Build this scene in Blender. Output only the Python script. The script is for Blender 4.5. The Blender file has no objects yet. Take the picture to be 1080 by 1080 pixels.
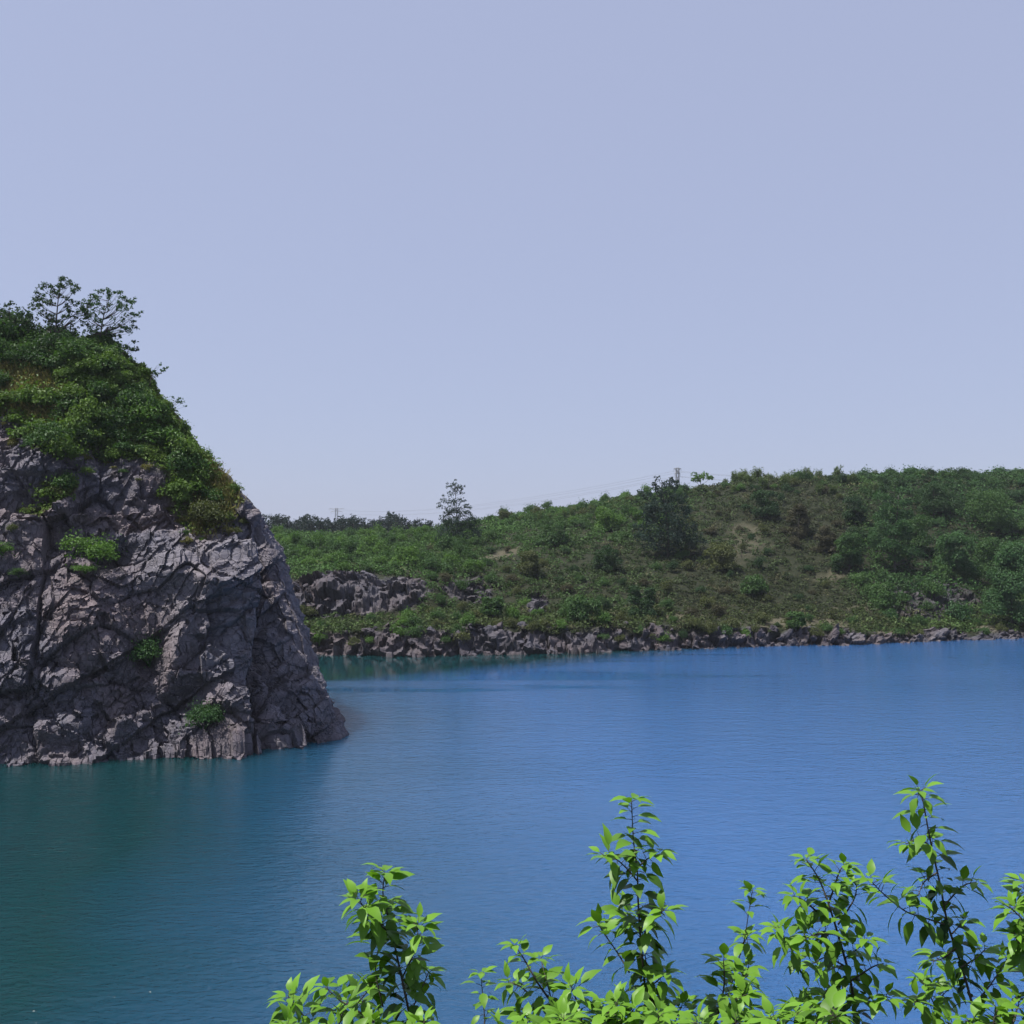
import bpy, math, random
import numpy as np
from mathutils import Vector

random.seed(7)
RNG = np.random.default_rng(11)
S = bpy.context.scene
COL = S.collection
H = 15.0                       # eye height above the lake
F = 1080.0                     # focal length in photograph pixels
PITCH = math.atan(40 / F)
CP, SP = math.cos(PITCH), math.sin(PITCH)

# ------------------------------------------------------------------ helpers
def ray(px, py):
    a, b = (px - 540) / F, (540 - py) / F
    return np.array([a, CP - SP * b, SP + CP * b])

def at(px, py, d):
    """world point seen at (px,py) at ground distance d"""
    r = ray(px, py)
    return np.array([0, 0, H]) + r * (d / r[1])

def on_water(px, py):
    r = ray(px, py)
    return np.array([0, 0, H]) + r * (-H / r[2])

def project(p):
    p = np.asarray(p, float)
    q = p - np.array([0, 0, H])
    f = q[..., 1] * CP + q[..., 2] * SP
    u = -q[..., 1] * SP + q[..., 2] * CP
    return 540 + F * q[..., 0] / f, 540 - F * u / f

def sstep(a, b, x):
    t = np.clip((x - a) / (b - a), 0, 1)
    return t * t * (3 - 2 * t)

def hsh(i, j, k, seed):
    h = (i.astype(np.int64) * 374761393 + j.astype(np.int64) * 668265263 + k.astype(np.int64) * 1274126177 + seed * 974634123) & 0xFFFFFFFF
    h = ((h ^ (h >> 13)) * 1274126177) & 0xFFFFFFFF
    h = ((h ^ (h >> 16)) * 2246822519) & 0xFFFFFFFF
    h = h ^ (h >> 15)
    return (h & 0xFFFFFF) / float(0x1000000)

def vnoise(p, seed=0):
    i = np.floor(p).astype(np.int64)
    f = p - i
    f = f * f * (3 - 2 * f)
    out = 0
    for dx in (0, 1):
        for dy in (0, 1):
            for dz in (0, 1):
                w = (f[:, 0] if dx else 1 - f[:, 0]) * (f[:, 1] if dy else 1 - f[:, 1]) * (f[:, 2] if dz else 1 - f[:, 2])
                out = out + w * hsh(i[:, 0] + dx, i[:, 1] + dy, i[:, 2] + dz, seed)
    return out * 2 - 1

def fbm(p, oct=4, seed=0, gain=.5):
    a, s, o = 1.0, 0, 0
    for k in range(oct):
        o = o + a * vnoise(p * (2.03 ** k) + k * 17.3, seed + k)
        s += a
        a *= gain
    return o / s

def facet(p, size, seed, stretch=(1, 1, 1), tilt=1.0):
    """broken-stone relief: every cell is a tilted flat face; returns (height, border width)"""
    q = p / size * (1 / np.array(stretch))
    base = np.floor(q).astype(np.int64)
    best = np.full(len(q), 1e9); sec = np.full(len(q), 1e9)
    hh = np.zeros(len(q))
    for dx in (-1, 0, 1):
        for dy in (-1, 0, 1):
            for dz in (-1, 0, 1):
                c = base + np.array([dx, dy, dz])
                r = [hsh(c[:, 0], c[:, 1], c[:, 2], seed + 31 * m) for m in range(3)]
                cen = c + np.stack(r, 1)
                d = q - cen
                d2 = (d ** 2).sum(1)
                n = [hsh(c[:, 0], c[:, 1], c[:, 2], seed + 500 + 31 * m) - .5 for m in range(4)]
                v = n[3] * 1.1 + tilt * (d[:, 0] * n[0] + d[:, 1] * n[1] + d[:, 2] * n[2]) * 2.2
                m = d2 < best
                sec = np.where(m, best, np.minimum(sec, d2))
                hh = np.where(m, v, hh)
                best = np.where(m, d2, best)
    return hh, np.sqrt(sec) - np.sqrt(best)

class MB:
    """collects shapes that become ONE mesh object"""
    def __init__(self):
        self.v, self.f, self.t, self.n = [], [], [], 0
    def add(self, v, f, t=0.5):
        v = np.asarray(v, float).reshape(-1, 3)
        self.v.append(v)
        if isinstance(f, np.ndarray):
            f = (f + self.n).tolist()
        else:
            f = [[i + self.n for i in q] for q in f]
        self.f += f
        t = np.broadcast_to(np.asarray(t, float), (len(f),))
        self.t.append(t)
        self.n += len(v)
    def mesh(self, name, mat, smooth=False):
        me = bpy.data.meshes.new(name)
        v = np.concatenate(self.v)
        me.from_pydata(v.tolist(), [], self.f)
        a = me.attributes.new('tint', 'FLOAT', 'FACE')
        a.data.foreach_set('value', np.concatenate(self.t).astype(np.float32))
        if smooth:
            me.polygons.foreach_set('use_smooth', np.ones(len(me.polygons), bool))
        me.materials.append(mat)
        me.update()
        return me
    def build(self, name, mat, parent=None, smooth=False):
        return link(name, self.mesh(name, mat, smooth), parent)

def link(name, me, parent=None):
    o = bpy.data.objects.new(name, me)
    COL.objects.link(o)
    if parent is not None:
        o.parent = parent
    return o

def tag(o, label, cat, group=None, kind=None):
    o['label'] = label
    o['category'] = cat
    if group: o['group'] = group
    if kind: o['kind'] = kind
    return o

def empty(name, loc, label, cat, group=None, rz=0):
    o = bpy.data.objects.new(name, None)
    o.empty_display_size = .2
    COL.objects.link(o)
    o.location = tuple(loc)
    o.rotation_euler = (0, 0, rz)
    return tag(o, label, cat, group)

def copy_tree(o, parent=None):
    c = o.copy()
    COL.objects.link(c)
    if parent is not None:
        c.parent = parent
    for ch in [x for x in o.children]:
        copy_tree(ch, c)
    return c

def set_mat(o, m):
    o.material_slots[0].link = 'OBJECT'
    o.material_slots[0].material = m

def tube(pts, rad, seg=6):
    pts = np.asarray(pts, float)
    n = len(pts)
    rad = np.broadcast_to(np.asarray(rad, float), (n,))
    tan = np.gradient(pts, axis=0)
    tan /= np.linalg.norm(tan, axis=1)[:, None] + 1e-9
    ref = np.array([0.31, .9, .29]) if abs(tan[:, 2]).mean() > .6 else np.array([.05, .1, 1.])
    a = np.cross(tan, ref); a /= np.linalg.norm(a, axis=1)[:, None] + 1e-9
    b = np.cross(tan, a)
    v = []
    for k in range(seg):
        w = 2 * math.pi * k / seg
        v.append(pts + (a * math.cos(w) + b * math.sin(w)) * rad[:, None])
    v = np.stack(v, 1).reshape(-1, 3)
    f = []
    for i in range(n - 1):
        for k in range(seg):
            k2 = (k + 1) % seg
            f.append([i * seg + k, i * seg + k2, (i + 1) * seg + k2, (i + 1) * seg + k])
    f.append([k for k in range(seg)][::-1])
    f.append([(n - 1) * seg + k for k in range(seg)])
    return v, f

def bezier(p, n):
    """Catmull-Rom resample of a path"""
    p = np.asarray(p, float)
    if len(p) == 2:
        t = np.linspace(0, 1, n)[:, None]
        return p[0] * (1 - t) + p[1] * t
    q = np.concatenate([[2 * p[0] - p[1]], p, [2 * p[-1] - p[-2]]])
    out = []
    m = len(p) - 1
    for x in np.linspace(0, m, n):
        i = min(int(x), m - 1); t = x - i
        a, b, c, d = q[i], q[i + 1], q[i + 2], q[i + 3]
        out.append(.5 * (2 * b + (c - a) * t + (2 * a - 5 * b + 4 * c - d) * t * t + (3 * b - a - 3 * c + d) * t ** 3))
    return np.array(out)

def unit(v):
    return v / (np.linalg.norm(v, axis=-1, keepdims=True) + 1e-9)

def leaf_quads(rng, pos, nor, size, wid=.55):
    n = len(pos)
    u = unit(np.cross(nor, rng.normal(size=(n, 3))))
    v = np.cross(nor, u)
    l = (size * rng.uniform(.6, 1.35, n))[:, None]
    w = l * wid
    b = nor * l * .12
    V = np.stack([pos - u * l * .5 - b, pos + v * w * .5 + b * .3, pos + u * l * .5 - b, pos - v * w * .5 + b * .3], 1).reshape(-1, 3)
    return V, np.arange(n * 4).reshape(n, 4)

def cloud(rng, lobes, n, leaf, up=.45, jit=.65, low=-.35, fill=.3):
    lobes = np.asarray(lobes, float)
    w = lobes[:, 3] ** 2; w /= w.sum()
    k = rng.choice(len(lobes), n, p=w)
    d = unit(rng.normal(size=(n * 3, 3)))
    d = d[d[:, 2] > low][:n]
    while len(d) < n:
        d = np.concatenate([d, d])[:n]
    rr = lobes[k, 3] * (1 - fill * rng.random(n) ** 1.5 + .14 * rng.normal(size=n) * .6)
    pos = lobes[k, :3] + d * rr[:, None] * np.array([1, 1, .85])
    nor = unit(d + np.array([0, 0, up]) + jit * rng.normal(size=(n, 3)))
    V, Fc = leaf_quads(rng, pos, nor, np.full(n, leaf))
    lt = rng.random(len(lobes))
    return V, Fc, np.clip(.55 * rng.random(n) + .45 * lt[k], 0, 1)

# ------------------------------------------------------------------ materials
def new_mat(name):
    m = bpy.data.materials.new(name)
    m.use_nodes = True
    nt = m.node_tree
    nt.nodes.clear()
    out = nt.nodes.new('ShaderNodeOutputMaterial')
    return m, nt, out

def N(nt, typ, **kw):
    n = nt.nodes.new(typ)
    for k, v in kw.items():
        setattr(n, k, v)
    return n

def mixc(nt, fac, a, b, mode='MIX'):
    n = N(nt, 'ShaderNodeMix', data_type='RGBA', blend_type=mode)
    for s, x in ((n.inputs[0], fac), (n.inputs[6], a), (n.inputs[7], b)):
        if isinstance(x, (int, float)): s.default_value = x
        elif isinstance(x, tuple): s.default_value = (*x, 1)
        else: nt.links.new(x, s)
    return n.outputs[2]

def mth(nt, op, a, b=None):
    n = N(nt, 'ShaderNodeMath', operation=op)
    for s, x in zip(n.inputs, (a, b)):
        if x is None: continue
        if isinstance(x, (int, float)): s.default_value = x
        else: nt.links.new(x, s)
    return n.outputs[0]

def rng_map(nt, x, a, b, c=0., d=1.):
    n = N(nt, 'ShaderNodeMapRange')
    nt.links.new(x, n.inputs[0])
    for i, v in enumerate((a, b, c, d)):
        n.inputs[i + 1].default_value = v
    return n.outputs[0]

def noise(nt, vec, scale, detail=4, rough=.55, dist=0):
    n = N(nt, 'ShaderNodeTexNoise')
    n.inputs['Scale'].default_value = scale
    n.inputs['Detail'].default_value = detail
    n.inputs['Roughness'].default_value = rough
    n.inputs['Distortion'].default_value = dist
    if vec is not None: nt.links.new(vec, n.inputs['Vector'])
    return n.outputs['Fac']

def attr(nt, name):
    return N(nt, 'ShaderNodeAttribute', attribute_name=name).outputs['Fac']

def foliage_mat(name, dark, light, transl=.3, rough=.55, objvar=.35, tl=(1.25, 1.35, .6)):
    m, nt, out = new_mat(name)
    t = attr(nt, 'tint')
    r = N(nt, 'ShaderNodeObjectInfo').outputs['Random']
    f = mth(nt, 'ADD', mth(nt, 'MULTIPLY', t, 1 - objvar), mth(nt, 'MULTIPLY', r, objvar))
    c = mixc(nt, f, dark, light)
    p = N(nt, 'ShaderNodeBsdfPrincipled')
    p.inputs['Roughness'].default_value = rough
    p.inputs['Specular IOR Level'].default_value = .25
    nt.links.new(c, p.inputs['Base Color'])
    tr = N(nt, 'ShaderNodeBsdfTranslucent')
    nt.links.new(mixc(nt, 1.0, c, tl, 'MULTIPLY'), tr.inputs['Color'])
    mx = N(nt, 'ShaderNodeMixShader')
    mx.inputs[0].default_value = transl
    nt.links.new(p.outputs[0], mx.inputs[1]); nt.links.new(tr.outputs[0], mx.inputs[2])
    nt.links.new(mx.outputs[0], out.inputs[0])
    return m

def bark_mat(name, a, b, scale=30):
    m, nt, out = new_mat(name)
    tc = N(nt, 'ShaderNodeTexCoord').outputs['Object']
    c = mixc(nt, noise(nt, tc, scale, 4), a, b)
    p = N(nt, 'ShaderNodeBsdfPrincipled')
    p.inputs['Roughness'].default_value = .8
    nt.links.new(c, p.inputs['Base Color'])
    nt.links.new(p.outputs[0], out.inputs[0])
    return m

def rock_nodes(nt, tc, gain=1.0):
    """grey purple-brown broken stone; returns (colour, bump height)"""
    n1 = rng_map(nt, noise(nt, tc, .13, 4, .6, .3), .40, .60)
    n2 = noise(nt, tc, .9, 8, .65, .4)
    n3 = noise(nt, tc, 4.2, 6, .65)
    g = gain
    c = mixc(nt, n1, (.112 * g, .110 * g, .142 * g), (.168 * g, .134 * g, .142 * g))
    pale = rng_map(nt, noise(nt, tc, .075, 3, .55, .2), .52, .66)
    c = mixc(nt, mth(nt, 'MULTIPLY', pale, .5), c, (.225 * g, .215 * g, .245 * g))
    rust = rng_map(nt, noise(nt, tc, .35, 5, .65, .2), .60, .72)
    c = mixc(nt, mth(nt, 'MULTIPLY', rust, .28), c, (.17 * g, .105 * g, .08 * g))
    c = mixc(nt, rng_map(nt, n2, .42, .68), mixc(nt, .55, c, (.075 * g, .07 * g, .078 * g)), c)
    c = mixc(nt, mth(nt, 'MULTIPLY', rng_map(nt, n3, .55, .75), .55), c, (.30 * g, .265 * g, .26 * g))
    mp = N(nt, 'ShaderNodeMapping')
    mp.inputs['Rotation'].default_value = (.5, .7, .3)
    mp.inputs['Scale'].default_value = (.35, 1.5, .9)
    nt.links.new(tc, mp.inputs[0])
    n4 = noise(nt, mp.outputs[0], .7, 6, .7, .3)
    c = mixc(nt, mth(nt, 'MULTIPLY', rng_map(nt, n4, .56, .66), .5), c, (.045 * g, .042 * g, .048 * g))
    v = N(nt, 'ShaderNodeTexVoronoi', feature='DISTANCE_TO_EDGE')
    v.inputs['Scale'].default_value = 1.3
    w = N(nt, 'ShaderNodeVectorMath', operation='ADD')
    nz = N(nt, 'ShaderNodeTexNoise'); nz.inputs['Scale'].default_value = .8; nz.inputs['Detail'].default_value = 4
    nt.links.new(tc, nz.inputs['Vector'])
    sc_ = N(nt, 'ShaderNodeVectorMath', operation='SCALE'); sc_.inputs['Scale'].default_value = .3
    nt.links.new(nz.outputs['Color'], sc_.inputs[0])
    nt.links.new(tc, w.inputs[0]); nt.links.new(sc_.outputs[0], w.inputs[1])
    nt.links.new(w.outputs[0], v.inputs['Vector'])
    crack = rng_map(nt, v.outputs['Distance'], 0, .05)
    c = mixc(nt, mth(nt, 'MULTIPLY', mth(nt, 'SUBTRACT', 1.0, crack), .18), c, (.03, .028, .03))
    h = mth(nt, 'ADD', mth(nt, 'MULTIPLY', n3, .35), mth(nt, 'ADD', mth(nt, 'MULTIPLY', n2, .6), mth(nt, 'MULTIPLY', crack, .25)))
    return c, h

def finish(nt, out, c, h=None, dist=.3, rough=.85, strength=.7):
    p = N(nt, 'ShaderNodeBsdfPrincipled')
    p.inputs['Roughness'].default_value = rough
    p.inputs['Specular IOR Level'].default_value = .2
    nt.links.new(c, p.inputs['Base Color'])
    if h is not None:
        b = N(nt, 'ShaderNodeBump')
        b.inputs['Strength'].default_value = strength
        b.inputs['Distance'].default_value = dist
        nt.links.new(h, b.inputs['Height'])
        nt.links.new(b.outputs[0], p.inputs['Normal'])
    nt.links.new(p.outputs[0], out.inputs[0])

def rock_mat(name, gain, soil=True, rnd=False):
    m, nt, out = new_mat(name)
    tc = N(nt, 'ShaderNodeTexCoord').outputs['Object']
    if rnd:
        r = N(nt, 'ShaderNodeObjectInfo').outputs['Random']
        ad = N(nt, 'ShaderNodeVectorMath', operation='ADD')
        cx = N(nt, 'ShaderNodeCombineXYZ')
        nt.links.new(mth(nt, 'MULTIPLY', r, 57.), cx.inputs[0]); nt.links.new(mth(nt, 'MULTIPLY', r, 23.), cx.inputs[2])
        nt.links.new(tc, ad.inputs[0]); nt.links.new(cx.outputs[0], ad.inputs[1])
        tc = ad.outputs[0]
    c, h = rock_nodes(nt, tc, gain)
    if soil:
        sc = mixc(nt, noise(nt, tc, 1.7, 5, .6), (.05, .055, .022), (.11, .10, .05))
        c = mixc(nt, attr(nt, 'veg'), c, sc)
    finish(nt, out, c, h, .34, .85, .75)
    return m

M = {}
M['rock'] = rock_mat('crag_rock', 1.05)
M['boulder'] = rock_mat('boulder_rock', .66, False, True)
M['boulder_dark'] = rock_mat('dark_boulder_rock', .5, False, True)
M['bark'] = bark_mat('dark_bark', (.03, .026, .022), (.07, .06, .05))
M['stem'] = bark_mat('young_stem', (.028, .024, .018), (.06, .05, .035), 60)
M['bright'] = foliage_mat('bright_foliage', (.04, .10, .02), (.10, .19, .035))
M['mid'] = foliage_mat('mid_foliage', (.026, .068, .02), (.066, .13, .034))
M['dark'] = foliage_mat('dark_foliage', (.014, .040, .014), (.034, .076, .024))
M['blue'] = foliage_mat('blue_green_foliage', (.014, .034, .026), (.03, .058, .042))
M['cap_light'] = foliage_mat('yellow_green_brush_foliage', (.058, .115, .02), (.12, .195, .04))  # lighter yellow-green brush
M['pine'] = foliage_mat('far_pine_foliage', (.008, .020, .018), (.017, .036, .030))
M['olive'] = foliage_mat('olive_foliage', (.045, .06, .02), (.10, .115, .04))
M['brown'] = foliage_mat('brown_scrub', (.04, .042, .022), (.085, .078, .045))
M['grass'] = foliage_mat('dry_grass', (.07, .08, .022), (.17, .155, .05))
M['feather'] = foliage_mat('feathery_foliage', (.024, .066, .022), (.058, .128, .042))
M['bamboo'] = foliage_mat('bamboo_foliage', (.045, .08, .022), (.10, .14, .045))
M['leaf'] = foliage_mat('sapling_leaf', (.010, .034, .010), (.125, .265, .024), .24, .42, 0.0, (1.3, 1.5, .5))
m, nt, out = new_mat('galvanised_steel')
p = N(nt, 'ShaderNodeBsdfPrincipled')
nt.links.new(mixc(nt, noise(nt, N(nt, 'ShaderNodeTexCoord').outputs['Object'], 2.), (.20, .21, .22), (.30, .31, .32)), p.inputs['Base Color'])
p.inputs['Metallic'].default_value = .5; p.inputs['Roughness'].default_value = .6
nt.links.new(p.outputs[0], out.inputs[0])
M['steel'] = m

# cover whose own colour differs from plant to plant
m, nt, out = new_mat('ground_cover_foliage')
ca = N(nt, 'ShaderNodeAttribute', attribute_name='plant_colour').outputs['Color']
p = N(nt, 'ShaderNodeBsdfPrincipled'); p.inputs['Roughness'].default_value = .6; p.inputs['Specular IOR Level'].default_value = .2
nt.links.new(ca, p.inputs['Base Color'])
tr = N(nt, 'ShaderNodeBsdfTranslucent'); nt.links.new(ca, tr.inputs['Color'])
mx = N(nt, 'ShaderNodeMixShader'); mx.inputs[0].default_value = .3
nt.links.new(p.outputs[0], mx.inputs[1]); nt.links.new(tr.outputs[0], mx.inputs[2]); nt.links.new(mx.outputs[0], out.inputs[0])
M['cover'] = m

# hill ground
m, nt, out = new_mat('hill_ground')
tc = N(nt, 'ShaderNodeTexCoord').outputs['Object']
rc, rh = rock_nodes(nt, tc, .68)
soil = mixc(nt, rng_map(nt, noise(nt, tc, 1.3, 6, .7), .3, .7), (.010, .016, .006), (.026, .028, .013))
bare = mixc(nt, noise(nt, tc, .9, 6, .65), (.05, .05, .03), (.125, .108, .075))
c = mixc(nt, attr(nt, 'bare'), soil, bare)
c = mixc(nt, attr(nt, 'rock'), c, rc)
finish(nt, out, c, rh, .35)
M['hill'] = m

# water
m, nt, out = new_mat('lake_water')
geo = N(nt, 'ShaderNodeTexCoord').outputs['Object']
def wmap(sx, sy, rot):
    mp = N(nt, 'ShaderNodeMapping')
    mp.inputs['Scale'].default_value = (sx, sy, 1); mp.inputs['Rotation'].default_value = (0, 0, rot)
    nt.links.new(geo, mp.inputs[0]); return mp.outputs[0]
r1 = noise(nt, wmap(1.7, 3.6, -.35), 1.0, 3, .55, .5)
r2 = noise(nt, wmap(.4, 1.0, -.25), 1.0, 2, .5, .3)
r3 = noise(nt, wmap(3.0, 5.0, .3), 1.0, 2, .5)
hgt = mth(nt, 'ADD', mth(nt, 'MULTIPLY', r1, 1.0), mth(nt, 'ADD', mth(nt, 'MULTIPLY', r2, 1.0), mth(nt, 'MULTIPLY', r3, .22)))
sep = N(nt, 'ShaderNodeSeparateXYZ'); nt.links.new(geo, sep.inputs[0])
# sheltered strip under the far bank where the ripples die down
ex = mth(nt, 'DIVIDE', mth(nt, 'ADD', sep.outputs[0], 18.), 42.)
ey = mth(nt, 'DIVIDE', mth(nt, 'SUBTRACT', sep.outputs[1], 136.), 21.)
rad = mth(nt, 'SQRT', mth(nt, 'ADD', mth(nt, 'MULTIPLY', ex, ex), mth(nt, 'MULTIPLY', ey, ey)))
streak = noise(nt, wmap(.018, .16, .03), 1.0, 3, .5)
rad = mth(nt, 'ADD', rad, rng_map(nt, streak, .3, .7, -.55, .55))
amp = rng_map(nt, rad, .75, 1.1, .12, 1.0)
patch = rng_map(nt, noise(nt, wmap(.012, .05, .1), 1., 2), .35, .65, .75, 1.15)
amp = mth(nt, 'MULTIPLY', amp, patch)
gust = mth(nt, 'MULTIPLY', rng_map(nt, sep.outputs[0], -3., -16., 0., 1.), rng_map(nt, sep.outputs[1], 72., 52., 0., 1.))   # a breeze runs along the near left water
gust = mth(nt, 'MULTIPLY', gust, rng_map(nt, noise(nt, wmap(.05, .16, -.4), 1., 3), .35, .6, .4, 1.2))
amp = mth(nt, 'MULTIPLY', amp, mth(nt, 'ADD', 1.0, gust))
bp = N(nt, 'ShaderNodeBump')
bp.inputs['Distance'].default_value = .056
nt.links.new(amp, bp.inputs['Strength'])
nt.links.new(hgt, bp.inputs['Height'])
p = N(nt, 'ShaderNodeBsdfPrincipled')
sky_refl = mth(nt, 'ADD', mth(nt, 'ADD', sep.outputs[0], mth(nt, 'MULTIPLY', sep.outputs[1], .16)), rng_map(nt, noise(nt, wmap(.03, .06, 0), 1., 3),   .3, .7, -2., 2.))  # weight of sky blue painted into the water, low where the crag reflects
bank_refl = mth(nt, 'MULTIPLY', mth(nt, 'MAXIMUM', mth(nt, 'SUBTRACT', sep.outputs[1], mth(nt, 'ADD', 124., mth(nt, 'MULTIPLY', sep.outputs[0], .4))), 0.), 2.4)  # dark green reflection of the far bank, put into the water's base colour
sky_refl = mth(nt, 'SUBTRACT', sky_refl, bank_refl)
p.subsurface_method = 'BURLEY'                    # light spreads metres through the cloudy water
p.inputs['Subsurface Weight'].default_value = 1.0
p.inputs['Subsurface Radius'].default_value = (.6, 1., 1.)
p.inputs['Subsurface Scale'].default_value = 7.0
nt.links.new(mixc(nt, rng_map(nt, sky_refl, -12., 18.), (.004, .029, .034), (.022, .080, .205)), p.inputs['Base Color'])   # painted reflections in the body colour: crag and bank green, sky blue
nt.links.new(rng_map(nt, amp, .1, 1., .04, .13), p.inputs['Roughness'])
p.inputs['IOR'].default_value = 1.333
nt.links.new(bp.outputs[0], p.inputs['Normal'])
nt.links.new(p.outputs[0], out.inputs[0])
M['water'] = m

m, nt, out = new_mat('haze_air')
pv = N(nt, 'ShaderNodeVolumePrincipled')
pv.inputs['Color'].default_value = (.86, .92, 1.0, 1)
pv.inputs['Density'].default_value = .00012
pv.inputs['Anisotropy'].default_value = .2
nt.links.new(pv.outputs[0], out.inputs['Volume'])
M['haze'] = m

# ------------------------------------------------------------------ camera, sky, sun
cam = bpy.data.cameras.new('camera')
co = bpy.data.objects.new('camera', cam)
COL.objects.link(co)
co.location = (0, 0, H)
co.rotation_euler = (math.pi / 2 + PITCH, 0, 0)
cam.sensor_width = 36; cam.lens = 36.0
cam.clip_start = .1; cam.clip_end = 6000
S.camera = co

SUN_EL, SUN_AZ = math.radians(64), math.radians(-107)     # azimuth measured from +Y towards +X
sd = Vector((math.sin(SUN_AZ) * math.cos(SUN_EL), math.cos(SUN_AZ) * math.cos(SUN_EL), math.sin(SUN_EL)))
sl = bpy.data.lights.new('sun', 'SUN')
sl.energy = 4.2; sl.angle = math.radians(.6); sl.color = (1, .96, .90)
so = bpy.data.objects.new('sun', sl)
COL.objects.link(so)
so.rotation_euler = sd.to_track_quat('Z', 'Y').to_euler()
so.location = (-60, 0, 90)
W = bpy.data.worlds.new('World'); S.world = W
W.use_nodes = True
wn = W.node_tree
bg = wn.nodes['Background']
sky = wn.nodes.new('ShaderNodeTexSky')
sky.sky_type = 'NISHITA'; sky.sun_disc = False
sky.sun_elevation = SUN_EL; sky.sun_rotation = SUN_AZ
sky.air_density = 1.0; sky.dust_density = 1.6; sky.ozone_density = 2.0; sky.altitude = 50
milk = wn.nodes.new('ShaderNodeMix'); milk.data_type = 'RGBA'     # thin high overcast that whitens the blue
milk.inputs[0].default_value = .88
milk.inputs[7].default_value = (1.56, 1.72, 2.44, 1)
wn.links.new(sky.outputs[0], milk.inputs[6])
wn.links.new(milk.outputs[2], bg.inputs[0])
bg.inputs[1].default_value = .15
S.view_settings.view_transform = 'Standard'
S.view_settings.look = 'None'
S.view_settings.exposure = .8
S.view_settings.gamma = 1
S.cycles.max_bounces = 8
S.cycles.transparent_max_bounces = 8

# ------------------------------------------------------------------ water and near bank
def grid_mesh(name, X, Y, Z, mat, smooth=True, attrs=None):
    r, c = X.shape
    me = bpy.data.meshes.new(name)
    idx = np.arange(r * c).reshape(r, c)
    f = np.stack([idx[:-1, :-1], idx[:-1, 1:], idx[1:, 1:], idx[1:, :-1]], -1).reshape(-1, 4)
    me.from_pydata(np.stack([X, Y, Z], -1).reshape(-1, 3).tolist(), [], f.tolist())
    for k, a in (attrs or {}).items():
        at_ = me.attributes.new(k, 'FLOAT', 'POINT')
        at_.data.foreach_set('value', a.reshape(-1).astype(np.float32))
    if smooth:
        me.polygons.foreach_set('use_smooth', np.ones(len(me.polygons), bool))
    me.materials.append(mat)
    me.update()
    return me

wx, wy = np.meshgrid(np.linspace(-1300, 1300, 27), np.linspace(12, 176, 9))
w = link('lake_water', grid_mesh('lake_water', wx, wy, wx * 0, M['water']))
tag(w, 'rippled blue green lake filling the old quarry', 'water', kind='structure')

def bank_z(y):
    return H + np.interp(y, [-200, 1, 6, 19, 26], [-1.65, -1.65, -4.4, -15.6, -19])
bx, by = np.meshgrid(np.linspace(-250, 250, 161), np.concatenate([np.linspace(-190, -3, 12), np.linspace(-1, 26, 55)]))
bz = bank_z(by) + .25 * fbm(np.stack([bx, by, bx * 0], -1).reshape(-1, 3) * .6, 4, 5).reshape(bx.shape) * sstep(1.0, 3, by)
b = link('near_bank', grid_mesh('near_bank', bx, by, bz, M['hill'], True, {'bare': bx * 0 + .2, 'rock': sstep(7, 9, by)}))
tag(b, 'grassy earth bank the saplings grow from', 'bank', kind='structure')

# ------------------------------------------------------------------ far hill
PROF = [  # column px, shore y, [(metres behind the shore, photograph y)]
    (280, 690, [(2.5, 668), (9, 655), (13, 648), (15.5, 613), (22, 603), (60, 577), (110, 557), (130, 556)]),
    (360, 691, [(2.5, 666), (9, 656), (13, 648), (16, 614), (22, 605), (60, 577), (110, 558), (130, 557)]),
    (440, 692, [(2.5, 665), (9, 658), (16, 648), (20, 622), (28, 606), (60, 580), (105, 559), (130, 557)]),
    (520, 690, [(2.5, 664), (8, 655), (20, 640), (32, 615), (45, 590), (70, 570), (95, 553), (120, 551)]),
    (600, 688, [(2.5, 662), (8, 655), (20, 637), (32, 610), (48, 582), (65, 560), (85, 542), (110, 540)]),
    (700, 685, [(2.5, 660), (8, 652), (20, 632), (32, 605), (48, 574), (65, 547), (80, 525), (105, 522)]),
    (800, 682, [(2.8, 661), (8, 654), (18, 640), (30, 610), (45, 572), (60, 538), (75, 513), (100, 511)]),
    (900, 680, [(2, 668), (10, 656), (20, 635), (32, 605), (45, 571), (60, 536), (78, 511), (100, 509)]),
    (980, 676, [(2, 668), (10, 656), (18, 622), (32, 602), (45, 570), (60, 536), (80, 508), (105, 505)]),
    (1080, 673, [(2, 665), (10, 650), (20, 620), (32, 595), (45, 562), (60, 527), (80, 501), (105, 498)]),
]
PX = np.array([q[0] for q in PROF], float)
D0 = np.array([on_water(540, q[1])[1] for q in PROF])
OFF = np.zeros((len(PROF), 11)); ZZ = np.zeros((len(PROF), 11))
for i, (cx, sy, pts) in enumerate(PROF):
    OFF[i] = [-8, 0] + [q[0] for q in pts] + [pts[-1][0] + 90]
    ZZ[i] = [-4, 0] + [at(540, q[1] - float(np.interp(q[0], [40, 75], [0, np.interp(cx, [280, 440, 520, 700, 900, 980, 1080], [-6, -5, 2, 2, 5, 3, -3])])), D0[i] + q[0])[2] for q in pts] + [13.2]
def col(px):
    px = np.clip(px, PX[0], PX[-1])
    return (np.interp(px, PX, D0), np.stack([np.interp(px, PX, OFF[:, k]) for k in range(11)], -1),
            np.stack([np.interp(px, PX, ZZ[:, k]) for k in range(11)], -1))
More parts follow.
